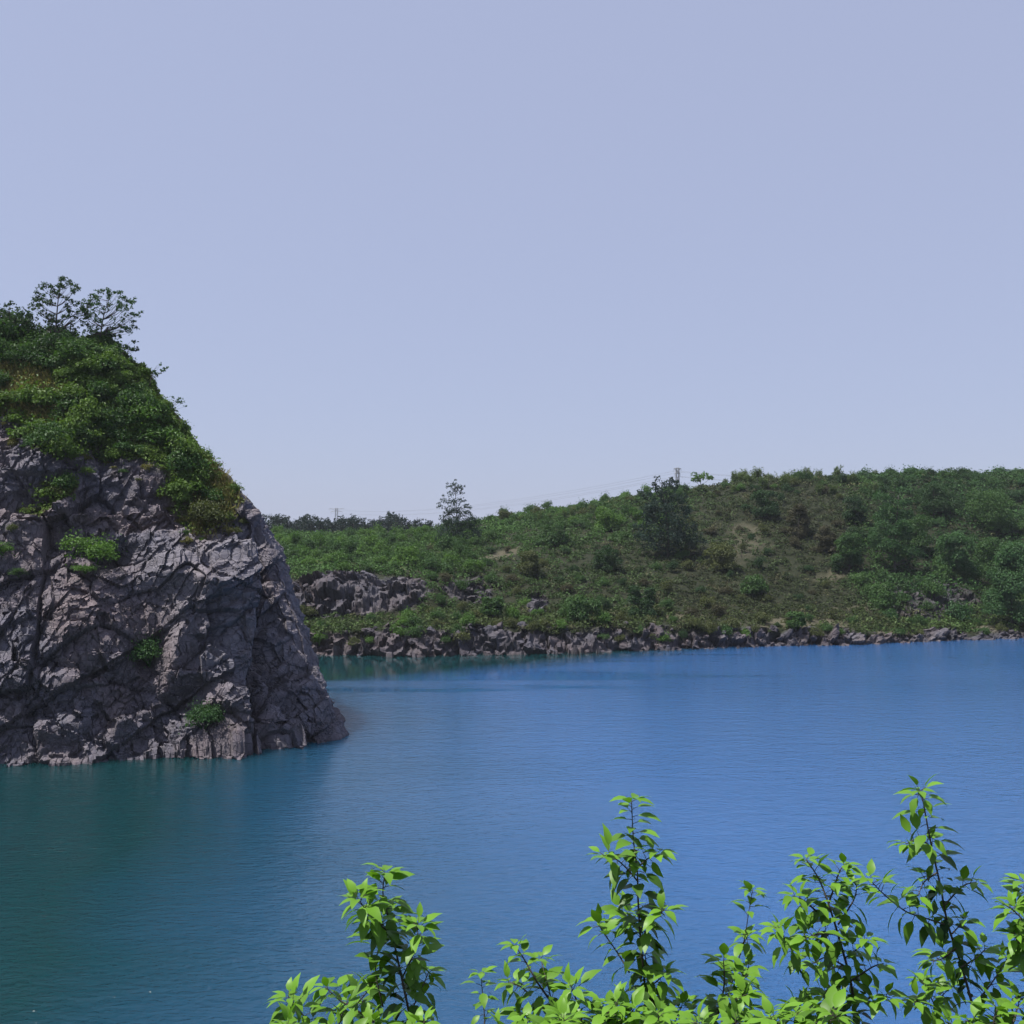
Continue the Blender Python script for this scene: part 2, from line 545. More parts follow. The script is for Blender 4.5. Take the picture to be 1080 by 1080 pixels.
def terrain(px, off):
    """px, off 1-D arrays of one length -> x, y, z (smooth ground without relief)"""
    d0, o, z = col(px)
    out = np.zeros(len(px))
    for k in range(10):
        m = (off >= o[:, k]) & ((off < o[:, k + 1]) | (k == 9))
        t = np.clip((off - o[:, k]) / (o[:, k + 1] - o[:, k]), 0, 1)
        out = np.where(m, z[:, k] + (z[:, k + 1] - z[:, k]) * t, out)
    out = np.where(off < o[:, 0], z[:, 0], out)
    d = d0 + off
    return (px - 540) / F * d, d, out
def masks(px, py, off):
    """(rock, bare) share of the ground there"""
    n = fbm(np.stack([px * .045, py * .09, off * 0], -1), 4, 91)
    bank = 1 - sstep(658, 669, py + 10 * n + np.interp(px, [800, 880, 940, 1080], [0, 4, 3, 6]) * -1) if False else sstep(659, 668, py + 17 * n - np.interp(px, [300, 840, 900, 1080], [0, 0, 5, 2]))
    cliff = sstep(.05, .3, 1 - ((px - 365) / 95) ** 2 - ((py - 627) / 24) ** 2 + .55 * n)
    out2 = sstep(.05, .3, 1 - ((px - 492) / 30) ** 2 - ((py - 622) / 15) ** 2 + .7 * n) * .8
    scree = sstep(.05, .3, 1 - ((px - 985) / 52) ** 2 - ((py - 634) / 22) ** 2 + .6 * n)
    knob = sstep(.1, .3, 1 - ((px - 566) / 13) ** 2 - ((py - 636) / 12) ** 2 + .3 * n)
    rock = np.clip(np.maximum.reduce([bank * (off < 6), cliff, out2, scree * .6, knob]), 0, 1)
    def el(cx, cy, rx, ry, sl=0): return sstep(0, .7, 1 - ((px - cx) / rx) ** 2 - ((py - cy - sl * (px - cx)) / ry) ** 2 + 1.1 * n)
    bare = np.maximum.reduce([el(528, 585, 24, 5, -.3) * .8, el(830, 657, 62, 8) * .9, el(880, 604, 28, 8, -.15) * .6, el(960, 667, 60, 4) * .8, el(788, 572, 30, 22) * .55,
                              el(430, 650, 14, 9) * .7, el(1045, 664, 30, 5), el(720, 651, 40, 5) * .8, el(900, 640, 40, 4) * .6])
    return rock, np.clip(bare, 0, 1)

gp = np.concatenate([np.linspace(-2600, 220, 40)[:-1], np.linspace(220, 1140, 760), np.linspace(1140, 3700, 36)[1:]])
go = np.concatenate([[-8, -3], np.linspace(-.6, 6, 34), np.linspace(6.4, 30, 62), np.linspace(31, 112, 66), np.linspace(116, 220, 14), np.linspace(300, 1330, 9)])
GP, GO = np.meshgrid(gp, go)
x, y, z = terrain(GP.ravel(), GO.ravel())
P3 = np.stack([x, y, z], -1)
hx, hy = project(P3)
rock, bare = masks(hx, hy, GO.ravel())
live = sstep(-3, -.5, GO.ravel()) * (1 - sstep(150, 220, GO.ravel()))
f1, e1 = facet(P3, 2.6, 3, (1, 1, 1.3)); f2, e2 = facet(P3, 1.1, 9)
rel = 1.5 * f1 + .75 * f2 + .5 * fbm(P3 * .9, 3, 4)
soft = 1.1 * fbm(P3 * .09, 4, 21) + .35 * fbm(P3 * .5, 3, 22)
z2 = z + live * (soft * sstep(3, 14, GO.ravel()) * (1 - rock) + .55 * rock * rel)
y2 = y - live * rock * rel * .9
sh = GP.shape
hill = link('hill', grid_mesh('hill', x.reshape(sh), y2.reshape(sh), z2.reshape(sh), M['hill'], False, {'rock': rock * live, 'bare': bare}))
tag(hill, 'long scrub covered hill rising beyond the lake above a rocky shore', 'hill', kind='structure')

def hill_pt(px, off):
    x, y, z = terrain(np.array([px], float), np.array([off], float))
    p = np.array([x[0], y[0], z[0]])
    p[2] += 1.1 * fbm(p[None] * .09, 4, 21)[0] * float(sstep(3, 14, off))
    return p
def hill_at(px, py):
    """ground point of the hill seen at (px, py)"""
    o = np.linspace(0, 112, 560)
    x, y, z = terrain(np.full(560, float(px)), o)
    _, q = project(np.stack([x, y, z], -1))
    k = int(np.argmin(np.abs(q - py)))
    return hill_pt(px, o[k])

# ------------------------------------------------------------------ bush kit
def bush_mesh(name, seed, n=900, leaf=.16, lobes=9, tall=1.0, open_=0):
    r = np.random.default_rng(seed)
    L = []
    for k in range(lobes):
        a = r.uniform(0, 2 * math.pi); q = r.uniform(.1, .72) ** .7
        L.append((q * math.cos(a), q * math.sin(a), r.uniform(.25, .85) * tall * (1.1 - .5 * q), r.uniform(.26, .5) * (1 - open_ * .3)))
    L.append((0, 0, .55 * tall, .5))
    b = MB()
    V, Fc, T = cloud(r, L, n, leaf, fill=.35)
    b.add(V, Fc, T)
    # a few loose sprays beyond the outline
    m = n // 9
    c = np.array([L[i][:3] for i in r.integers(0, len(L), m)])
    d = unit(r.normal(size=(m, 3)) + np.array([0, 0, .8]))
    V, Fc = leaf_quads(r, c + d * r.uniform(.45, .72, m)[:, None], unit(d + r.normal(size=(m, 3))), np.full(m, leaf * .9))
    b.add(V, Fc, r.random(m))
    for k in range(5):
        l = L[k]
        v, f = tube(bezier([(0, 0, -.15), (l[0] * .4, l[1] * .4, l[2] * .5), l[:3]], 4), [.035, .028, .02, .01], 4)
        b.add(v, f, 0.1)
    return b.mesh(name, M['mid'])
BUSH = [bush_mesh('bush', 100 + k, 900, .16, 8 + k % 4, (.8, 1.0, 1.25, .9)[k % 4]) for k in range(8)]
FINE = [bush_mesh('fine_bush', 200 + k, 1700, .11, 10 + k % 4, (.8, 1.0, .9, 1.15)[k % 4]) for k in range(6)]

def put_bush(name, mesh, p, r, mat, label, cat='bush', group=None, sz=1.0, tilt=0):
    o = link(name, mesh)
    o.location = (p[0], p[1], p[2] - .12 * r)
    o.scale = (r * random.uniform(.9, 1.15), r * random.uniform(.9, 1.15), r * sz)
    o.rotation_euler = (random.uniform(-.1, .1), tilt + random.uniform(-.08, .08), random.uniform(0, 6.28))
    set_mat(o, M[mat])
    return tag(o, label, cat, group)

TAKEN = []
def scatter(n, test, rad, mats, label, group, gap=9., offs=(1.5, 108), meshes=BUSH, sz=(.9, 1.4), name='hillside_bush'):
    k = 0
    for tr in range(n * 60):
        if k >= n: break
        px, off = random.uniform(278, 1092), random.uniform(*offs)
        p = hill_pt(px, off)
        a, b_ = project(p)
        if not test(a, b_, off): continue
        if any((a - t[0]) ** 2 + ((b_ - t[1]) * 1.6) ** 2 < (gap * .5 + t[2]) ** 2 for t in TAKEN): continue
        r = random.uniform(*rad)
        TAKEN.append((a, b_, gap * .5))
        put_bush(name, random.choice(meshes), p, r, random.choice(mats), label, 'bush', group, random.uniform(*sz))
        k += 1
    return k

# ------------------------------------------------------------------ trees of the hill (each its own)
def make_tree(name, base, lobes, n, leaf, mat, label, cat='tree', group=None, trunk_r=.18, bark='bark', up=.45, jit=.65, low=-.5, fill=.4, rz=0, trunk_pts=None, seed=0, split=False):
    r = np.random.default_rng(seed + 900)
    e = empty(name, base, label, cat, group, rz)
    L = np.asarray(lobes, float)
    top = L[np.argmax(L[:, 2])]
    tp = trunk_pts if trunk_pts is not None else [(0, 0, -.4), (top[0] * .15 + .05, top[1] * .2, top[2] * .45), (top[0] * .7, top[1] * .7, top[2] * .95)]
    t = MB()
    tr = bezier(tp, 9)
    v, f = tube(tr, np.linspace(trunk_r, trunk_r * .2, 9), 7)
    t.add(v, f)
    for l in L:
        zz = max(l[2] - abs(l[0]) * .7 - .3 * l[3], .15 * top[2])
        k = int(np.argmin(abs(tr[:, 2] - zz)))
        s = tr[k]
        mid = (s + l[:3]) * .5 + np.array([0, 0, -.08 * np.linalg.norm(l[:3] - s)])
        rr = trunk_r * .42 * (1 - .6 * k / 9)
        v, f = tube(bezier([s, mid, l[:3]], 6), np.linspace(rr, rr * .25, 6), 5)
        t.add(v, f)
    t.build('trunk', M[bark], e, True)
    c = MB()
    if split:                                              # ragged tufts round every branch end
        sub = [L]
        for q in range(4):
            o_ = L.copy(); d_ = unit(r.normal(size=(len(L), 3)) * np.array([1, 1, .7]))
            o_[:, :3] += d_ * (L[:, 3] * r.uniform(.7, 1.7, len(L)))[:, None]
            o_[:, 3] *= r.uniform(.3, .65, len(L)); sub.append(o_)
        L = np.concatenate(sub)
    V, Fc, T = cloud(r, L, n, leaf, up, jit, low, fill)
    c.add(V, Fc, T)
    c.build('crown', M[mat], e)
    return e

def rl(r, n, rx, ry, z0, z1, s0, s1, taper=0.0):
    out = []
    for k in range(n):
        a = r.uniform(0, 2 * math.pi); q = math.sqrt(r.random())
        z = r.uniform(z0, z1)
        w = 1 - taper * (z - z0) / (z1 - z0)
        out.append((q * rx * w * math.cos(a), q * ry * w * math.sin(a), z, r.uniform(s0, s1) * (w * .6 + .4)))
    return out

r_ = np.random.default_rng(5)
# sparse topped tree on the left skyline: dense skirt, airy crown
p = hill_at(482, 577)
k = p[1] / F
L = [((x - 482) * k, y * k, (577 - z) * k, q * k * 1.6) for x, y, z, q in [
    (479, 0, 513.5, 2.6), (474, 1, 515, 2.0), (485, 0, 516, 2.3), (481, 2, 520, 2.6), (475, 0, 524, 2.4), (487, 1, 522, 2.0), (468, 0, 530, 2.6), (465, 0, 536, 2.2), (473, 2, 532, 2.4), (480, 0, 531, 3), (486, 0, 529, 2.4), (490, 0, 537, 2.8),
    (472, 0, 542, 3), (479, 0, 540, 3.4), (494, 0, 543, 2.6), (485, -2, 544, 4), (468, 0, 548, 3.6), (476, 0, 549, 4.4), (492, 0, 551, 4.2), (501, 2, 551, 3), (482, -3, 555, 6), (471, 0, 557, 5), (495, 0, 559, 5.5), (503, 0, 562, 4.2), (466, 0, 565, 4.5),
    (477, -4, 565, 7), (488, -4, 567, 7), (499, 0, 569, 5), (470, 0, 572, 5), (484, -3, 574, 6)]]
make_tree('tall_tree', p, L, 9000, .32, 'blue', 'tall dark tree with a thin open top on the left skyline of the hill', seed=1, split=True, low=-1, up=.1, jit=1.1, fill=.9)
# big dark tree beside the pylon
p = hill_at(705, 586)
k = p[1] / F
L = [(x * k, y * k, z * k, s * k) for x, y, z, s in [
    (-11, 0, 82, 3.2), (-14, 1, 77, 3.4), (3, 0, 82, 3.2), (9, 0, 79, 3.4), (-29, 0, 69, 3.), (-14, 0, 72, 3.6), (-25, 0, 64, 3.5), (-19, 2, 66, 3.6), (-4, 0, 78, 3.4), (2, -1, 77, 3.6), (8, 2, 74, 4.2), (-9, 0, 67, 5), (0, 0, 66, 7), (-14, 0, 56, 9), (4, 0, 58, 9), (14, 0, 60, 8), (-22, 0, 48, 9),
    (20, 3, 48, 9), (-6, -4, 46, 12), (10, -4, 40, 12), (-18, 0, 34, 12), (0, -6, 30, 13), (20, 0, 30, 11), (-26, 0, 24, 9), (8, -4, 18, 12), (-12, -4, 16, 12), (26, 0, 18, 9), (0, 0, 8, 10)]]
make_tree('large_tree', p, L, 9000, .42, 'blue', 'big dark blue green tree standing in front of the pylon', trunk_r=.3, seed=2, split=True, low=-1, up=.2, jit=.9, fill=.6)
# feathery tree on the right
p = hill_at(943, 602)
k = p[1] / F
L = rl(r_, 34, 25 * k, 14 * k, 12 * k, 88 * k, 6 * k, 11 * k, .45)
make_tree('feathery_tree', p, L, 9000, .38, 'feather', 'tall feathery mid green tree on the right slope of the hill', trunk_r=.25, seed=3, up=.1, jit=1)
# pale round tree against the sky right of the pylon
p = hill_at(741, 519)
k = p[1] / F
L = rl(r_, 11, 12 * k, 8 * k, 9 * k, 22 * k, 2.6 * k, 4.2 * k)
make_tree('round_tree', p, L, 520, .5, 'bright', 'small pale airy tree on the skyline just right of the pylon', trunk_r=.12, seed=4)
for (px, py, rw, hh, mt, lab, sd_) in [
    (778, 522, 9, 24, 'dark', 'narrow dark tree poking above the skyline beside bamboo', 5),
    (895, 606, 22, 46, 'mid', 'rounded leafy tree above the bare tan patch of the hill', 6),
    (1004, 615, 26, 58, 'feather', 'large rounded pale topped tree above the dark scree', 7),
    (1066, 662, 34, 100, 'feather', 'huge leafy tree at the right end of the lake shore', 8),
    (872, 585, 15, 32, 'brown', 'brownish round tree above the dry slope', 9),
    (902, 552, 16, 34, 'dark', 'dark bushy tree left of the tall feathery tree', 10),
    (842, 565, 16, 36, 'brown', 'brown green tree under the bamboo on the dry slope', 11),
    (806, 548, 18, 34, 'dark', 'dark rounded tree under the skyline bamboo', 12),
    (1040, 560, 30, 44, 'mid', 'broad green tree high on the right slope', 13),
    (985, 545, 24, 40, 'dark', 'deep green tree below the right skyline', 14),
    (1012, 504, 16, 12, 'dark', 'low dark tree on the right skyline crest', 15),
    (838, 664, 13, 20, 'mid', 'small dark green tree at the water beside the tan ledge', 16),
    (676, 650, 20, 34, 'dark', 'dark green shrub tree low on the middle of the slope', 17),
    (640, 600, 18, 30, 'dark', 'dark tree left of the big blue green tree', 18),
    (520, 652, 15, 24, 'mid', 'round green tree just above the shore rocks', 19),
    (760, 600, 20, 30, 'olive', 'olive tree in the middle of the dry brown slope', 21),
    (795, 630, 18, 24, 'mid', 'low green tree on the lower dry slope above the tan ledge', 22),
    (930, 640, 20, 26, 'mid', 'low leafy tree just left of the dark scree', 23),
    (965, 580, 22, 40, 'mid', 'mid green tree between the feathery tree and the large rounded one', 24),
    (1050, 610, 26, 46, 'mid', 'green tree above the huge tree at the right end', 25),
    (560, 610, 18, 26, 'olive', 'olive green tree above the lone grey boulder', 26),
    (585, 575, 18, 24, 'mid', 'green tree high on the middle slope right of the tan strip', 27),
    (640, 560, 18, 24, 'bright', 'bright green tree near the middle crest', 28),
    (430, 600, 18, 22, 'bright', 'bright round tree at the right end of the left cliff band', 29),
    (612, 658, 24, 30, 'mid', 'wide green tree above the shore rocks beside the grey boulder', 20),
]:
    p = hill_at(px, py)
    k = p[1] / F
    L = rl(r_, 22, rw * .75 * k, rw * .6 * k, hh * .10 * k, hh * .84 * k, rw * .28 * k, rw * .46 * k, .3)
    make_tree('hillside_tree', p, L, int(1600 + rw * hh * 4.0), .4, mt, lab, trunk_r=.16, seed=sd_ + 20, group=None)

# pines of the far plain behind the left slope
pines = []
for v_ in range(3):
    L = rl(r_, 18 + v_, 2.0, 2.0, -1.5, 6.4 + v_ * .6, .9, 1.6, .6)
    e = make_tree('far_pine', (0, 0, 0), L, 1100, .55, 'pine', 'dark pine in the far row along the left skyline', 'tree', 'far pines behind the left slope', .16, seed=60 + v_, split=True, low=-1, up=.1, jit=1., fill=.7)
    pines.append(e)
pk = 0
for px in np.linspace(270, 464, 76):
    px = px + random.uniform(-2, 2)
    d = random.uniform(330, 380)
    topy = np.interp(px, [272, 285, 295, 300, 308, 318, 330, 350, 365, 375, 385, 395, 403, 415, 422, 432, 440, 452, 462], [541, 542, 538, 539, 547, 540, 543, 546, 540, 542, 547, 544, 542, 538, 540, 548, 547, 548, 551]) + random.uniform(-2, 3) + (pk % 2) * 4
    top = at(px, topy, d)
    v_ = pk % 3
    e = pines[v_] if pk < 3 else copy_tree(pines[v_])
    s = random.uniform(1.0, 1.3)
    e.location = (top[0], top[1], top[2] - s * (7.2 + v_ * .6))
    e.scale = (s * random.uniform(.9, 1.3), s, s)
    e.rotation_euler = (0, 0, random.uniform(0, 6.28))
    pk += 1

# bamboo along the right skyline
def plume_mesh(name, seed, n=26, h=3.2):
    r = np.random.default_rng(seed)
    b = MB()
    for k in range(n):
        a = r.uniform(0, 6.28); q = r.uniform(0, .9)
        x0, y0 = q * math.cos(a), q * math.sin(a)
        hh = h * r.uniform(.6, 1.05)
        lean = r.normal(size=2) * .28
        pth = bezier([(x0, y0, -.3), (x0 + lean[0] * .4, y0 + lean[1] * .4, hh * .6), (x0 + lean[0] * 1.4, y0 + lean[1] * 1.4, hh)], 8)
        v, f = tube(pth, np.linspace(.03, .008, 8), 4)
        b.add(v, f, .3)
        m = 26
        t = r.uniform(.2, 1, m)
        pos = np.stack([np.interp(t, np.linspace(0, 1, 8), pth[:, i]) for i in range(3)], -1) + r.normal(size=(m, 3)) * .16
        nor = unit(r.normal(size=(m, 3)) + np.array([0, 0, .3]))
        V, Fc = leaf_quads(r, pos, nor, np.full(m, .42), .3)
        b.add(V, Fc, r.random(m))
    return b.mesh(name, M['bamboo'])
PLUME = [plume_mesh('bamboo', 300 + k) for k in range(4)]
for i, px in enumerate(np.linspace(766, 926, 46)):
    px += random.uniform(-3, 3)
    p = hill_at(px, random.choice([507, 510, 514, 520]))
    o = link('bamboo_clump', random.choice(PLUME))
    o.location = tuple(p); s = random.uniform(.6, 1.25)
    o.scale = (s * 1.2, s * 1.2, s * random.uniform(.75, 1.1)); o.rotation_euler = (0, 0, random.uniform(0, 6.28))
    tag(o, 'upright yellow green bamboo clump in the row along the hill crest', 'bamboo', 'bamboo clumps along the hill crest')
for i, px in enumerate(np.linspace(548, 660, 11)):
    px += random.uniform(-3, 3)
    p = hill_at(px, np.interp(px, [548, 600, 660], [552, 545, 537]))
    o = link('tall_grass_clump', random.choice(PLUME))
    o.location = tuple(p); s = random.uniform(.5, .75)
    o.scale = (s, s, s); o.rotation_euler = (0, 0, random.uniform(0, 6.28))
    tag(o, 'tall light green grass clump on the middle crest of the hill', 'grass clump', 'tall grass clumps on the middle crest')

# shrubs zone by zone
scatter(80, lambda a, b, o: a < 505 and b < 606 + (a - 430) * .05, (1.4, 2.3), ['bright', 'mid', 'mid', 'bright'], 'rounded bright green bush, one of many on the left slope', 'bushes on the left slope', 9)
scatter(22, lambda a, b, o: a < 640 and 636 < b < 668, (1.0, 1.7), ['olive', 'mid', 'bright'], 'low green bush between the cliff band and the shore rocks', 'bushes above the shore rocks', 12, (3, 25))
scatter(44, lambda a, b, o: 495 < a < 720 and b < 572 and b < 592 - (a - 500) * .09, (1.3, 2.2), ['mid', 'mid', 'bright'], 'green bush on the upper middle slope below the crest', 'bushes on the upper middle slope', 9)
scatter(44, lambda a, b, o: 440 < a < 730 and b > 575, (.9, 1.6), ['mid', 'olive', 'dark', 'brown'], 'dull green bush on the lower middle slope', 'bushes on the lower middle slope', 15)
scatter(40, lambda a, b, o: 720 <= a < 890 and b > 520 and b < 655, (.9, 1.7), ['brown', 'brown', 'olive', 'dark'], 'dry brownish bush on the right of the middle slope', 'bushes on the dry brown slope', 14)
scatter(66, lambda a, b, o: a >= 885 and b < 655, (1.5, 3.0), ['mid', 'dark', 'mid', 'feather'], 'deep green bush, one of many on the right slope', 'bushes on the right slope', 15)
scatter(34, lambda a, b, o: a < 850 and b > 652, (.7, 1.7), ['mid', 'olive', 'dark', 'bright'], 'bush hanging over the top of the far stone bank', 'bushes over the far stone bank', 11, (.8, 5))
scatter(16, lambda a, b, o: a > 850 and b > 655, (.8, 1.6), ['mid', 'olive'], 'low bush at the water edge on the right shore', 'bushes on the right shore', 12, (1, 12))

k = 0
for px in np.linspace(505, 1090, 70):
    px += random.uniform(-4, 4)
    o_ = float(np.interp(px, PX, OFF[:, 8])) + random.uniform(-6, 3)
    put_bush('crest_bush', random.choice(BUSH), hill_pt(px, o_), random.uniform(.7, 1.9), random.choice(['mid', 'bright', 'dark', 'olive'] if px < 880 else ['mid', 'dark', 'feather']), 'bush standing in the ragged skyline row along the hill crest', 'bush', 'bushes along the hill crest', random.uniform(.9, 1.6))

# low cover over the hill: nobody could count it
nm = 14500
px = RNG.uniform(262, 1100, nm); off = RNG.uniform(0, 1, nm) ** 1.15 * 112 + 1.8
x, y, z = terrain(px, off)
P3 = np.stack([x, y, z], -1)
P3[:, 2] += 1.1 * fbm(P3 * .09, 4, 21) * sstep(3, 14, off)
hx, hy = project(P3)
rock, bare = masks(hx, hy, off)
keep = RNG.random(nm) > np.maximum(rock * 1.05, bare * .95)
P3, hx, hy, off = P3[keep], hx[keep], hy[keep], off[keep]
n = len(P3)
big = fbm(P3 * .045, 4, 66)
fine = fbm(P3 * .6, 2, 67)
green = np.array([.048, .104, .024]); deep = np.array([.026, .066, .018]); drab = np.array([.040, .055, .022]); oliv = np.array([.055, .075, .022]); tan = np.array([.10, .09, .05])
wb = np.clip(sstep(690, 760, hx) * (1 - sstep(860, 930, hx)) + .5 * sstep(430, 520, hx) * sstep(560, 590, hy) * (1 - sstep(700, 760, hx)) + .8 * big, 0, 1)
wd = np.clip(sstep(880, 960, hx) * (hy < 640) + .6 * big, 0, 1)
wo = np.clip(sstep(632, 650, hy) * .8 + .9 * fine * .6, 0, 1)
cc = green[None] * np.ones((n, 1))
cc = cc + (deep - cc) * wd[:, None]
cc = cc + (drab - cc) * wb[:, None]
cc = cc + (oliv - cc) * wo[:, None] * .7
cc = cc + (tan - cc) * (RNG.random(n) < .03 + .08 * wb)[:, None] * .6
cc = cc * RNG.uniform(.6, 1.5, (n, 1))
per = 32
thick = fbm(P3 * .11, 3, 68)
mr = (.42 + 1.15 * RNG.random(n) ** 2.0) * (1 + .55 * np.clip(thick, -.5, .6)) * np.where(hy < 575, 1.2, 1.) * (1 - .18 * wb) * (1 + .35 * sstep(870, 930, hx))
ctr = np.repeat(P3, per, 0); rr = np.repeat(mr, per)
dr = unit(RNG.normal(size=(n * per, 3))); dr[:, 2] = abs(dr[:, 2]) * 1.0 - .1
pos = ctr + dr * (rr * RNG.uniform(.72, 1.08, n * per))[:, None] * np.array([1, 1, .85])
V, Fc = leaf_quads(RNG, pos, unit(dr + RNG.normal(size=(n * per, 3)) * .55 + np.array([0, 0, .4])), .2 + rr * .2, .6)
cc = np.repeat(cc, per, 0) * RNG.uniform(.65, 1.4, (n * per, 1)); n = n * per
mb = MB(); mb.add(V, Fc, .5)
me = mb.mesh('hill_undergrowth', M['cover'])
a = me.attributes.new('plant_colour', 'FLOAT_COLOR', 'FACE')
a.data.foreach_set('color', np.concatenate([cc, np.ones((n, 1))], 1).astype(np.float32).ravel())
o = link('hill_undergrowth', me)
tag(o, 'low mixed green and brown scrub covering the hill between its bushes', 'undergrowth', kind='stuff')

# ------------------------------------------------------------------ boulders of the shore
def boulder_mesh(name, seed):
    import bmesh
    r = np.random.default_rng(seed)
    bm = bmesh.new()
    bmesh.ops.create_icosphere(bm, subdivisions=4, radius=1)
    v = np.array([q.co[:] for q in bm.verts])
    rad = np.full(len(v), 1.1)
    for k in range(16):                                   # flat broken sides
        nn = unit(r.normal(size=3)); h = r.uniform(.5, .95)
        dd = v @ nn
        rad = np.minimum(rad, np.where(dd > .05, h / np.maximum(dd, .05), 9))
    f, e = facet(v + seed, .45, seed)
    rad = rad + .10 * f - .06 * (e < .06)
    v = v * rad[:, None] * np.array([1.15, .9, .75])
    for q, c in zip(bm.verts, v): q.co = c
    me = bpy.data.meshes.new(name); bm.to_mesh(me); bm.free()
    me.materials.append(M['boulder'])
    return me
BOUL = [boulder_mesh('boulder', 400 + k) for k in range(7)]
def put_boulder(p, r, label, group=None, mat='boulder', name='boulder'):
    o = link(name, random.choice(BOUL))
    o.location = tuple(p); o.scale = (r * random.uniform(.8, 1.4), r, r * random.uniform(.7, 1.15))
    o.rotation_euler = (random.uniform(-.6, .6), random.uniform(-.6, .6), random.uniform(0, 6.28))
    set_mat(o, M[mat])
    return tag(o, label, 'rock', group)
for i in range(105):
    px = random.uniform(318, 880)
    off = random.uniform(-.7, 4.2)
    x, y, z = terrain(np.array([px]), np.array([off]))
    put_boulder((x[0], y[0] - .5, z[0] + random.uniform(-.2, .25)), random.choice([.25, .35, .45, .6, .85]), 'angular grey rock in the broken stone bank at the far waterline', 'rocks of the far stone bank')
for i in range(34):
    px = random.uniform(865, 1078)
    x, y, z = terrain(np.array([px]), np.array([random.uniform(-.4, 2.5)]))
    put_boulder((x[0], y[0], z[0]), random.uniform(.25, .6), 'small pale stone on the right end of the far shore', 'pale stones on the right shore')
for i in range(44):
    a = random.uniform(0, 6.28); q = math.sqrt(random.random())
    p = hill_at(985 + 46 * q * math.cos(a), 635 + 19 * q * math.sin(a))
    put_boulder(p, random.uniform(.3, .75), 'dark broken rock in the scree patch on the right slope', 'rocks of the dark scree', 'boulder_dark')
for i in range(26):
    p = hill_at(random.uniform(305, 440), random.uniform(612, 646))
    put_boulder((p[0], p[1] - .3, p[2]), random.uniform(.35, .8), 'grey block jutting from the cliff band on the left slope', 'blocks of the left cliff band')
p = hill_at(565, 641)
put_boulder((p[0], p[1], p[2] + .7), 1.7, 'large lone grey boulder standing out of the scrub above the shore', None, 'boulder_dark', 'large_boulder')

# ------------------------------------------------------------------ pylons and wires
def bar(b, p, q, r=.05):
    v, f = tube(np.array([p, q], float), r, 4)
    b.add(v, f)
def pylon(px, py_top, d, h, w_top, w_bot, arm, label, arms):
    top = at(px, py_top, d)
    e = empty('power_pylon', (top[0], top[1], top[2] - h), label, 'pylon')
    b = MB()
    lv = np.linspace(0, 1, 9)
    for s in lv: pass
    def cor(t, i):
        w_ = (w_bot + (w_top - w_bot) * min(1, t * 1.25)) / 2
        return np.array([(-w_, w_, w_, -w_)[i], (-w_, -w_, w_, w_)[i], t * h])
    for i in range(4):
        for a_, b_ in zip(lv[:-1], lv[1:]):
            bar(b, cor(a_, i), cor(b_, i), .15)
            bar(b, cor(a_, i), cor(b_, (i + 1) % 4), .07); bar(b, cor(a_, (i + 1) % 4), cor(b_, i), .07)
            bar(b, cor(b_, i), cor(b_, (i + 1) % 4), .07)
    b.build('lattice_tower', M['steel'], e)
    for (zf, al) in arms:
        c = MB()
        for s in (-1, 1):
            bar(c, (0, -.4, zf * h), (s * al, 0, zf * h + .1), .12); bar(c, (0, .4, zf * h), (s * al, 0, zf * h + .1), .12)
            bar(c, (0, 0, zf * h + 1.0 if zf < .98 else zf * h - .8), (s * al, 0, zf * h + .1), .09)
            bar(c, (s * al, 0, zf * h + .1), (s * al, 0, zf * h - 1.1), .07)
        c.build('cross_arm', M['steel'], e)
    return top
tA = pylon(714.5, 493.5, 430, 24, 1.2, 3.0, 3, 'steel lattice pylon rising behind the crest of the hill', [(.985, 1.5), (.90, 1.1)])
tB = pylon(355, 536, 880, 30, 2.0, 5.0, 6, 'distant pale pylon above the far pines on the left skyline', [(.985, 6.5), (.9, 5.0)])
tC = tA + np.array([140., -20., -3.])
WIRES = [('upper wire of the power line on its near side', -2.3, -6.5, -1.5, -1.5), ('upper wire of the power line on its far side', 2.3, 6.5, -1.5, -1.5),
         ('lower wire of the power line on its near side', -1.5, -5., -3.6, -4.3), ('lower wire of the power line on its far side', 1.5, 5., -3.6, -4.3)]
for lab, xa, xb, za, zb in WIRES:
    A = tA + np.array([xa, 0, za]); B = tB + np.array([xb, 0, zb]); C = tC + np.array([xa, 0, za])
    t = np.linspace(0, 1, 40)[:, None]
    p1 = B + (A - B) * t; p1[:, 2:] -= 4 * 7.0 * t * (1 - t)
    t = np.linspace(0, 1, 14)[1:, None]
    p2 = A + (C - A) * t; p2[:, 2:] -= 4 * 3.0 * t * (1 - t)
    b = MB(); v, f = tube(np.concatenate([p1, p2]), .036, 4); b.add(v, f)
    tag(b.build('power_line', M['steel']), 'thin ' + lab + ' against the sky', 'wire', 'power line wires')

# ------------------------------------------------------------------ the rock crag
base_px = [(357, 779.5), (341, 781.5), (317, 783), (264, 790), (183, 796.5), (70, 806), (0, 808), (-120, 812), (-260, 813), (-400, 806)]
bp_ = [on_water(*q)[:2] for q in base_px] + [np.array(q, float) for q in [(-80, 86), (-82, 104), (-62, 118), (-38, 118), (-23, 107), (-16.3, 94), (-13.9, 85.5)]]
bp_ = np.array(bp_)
nb = len(bp_)
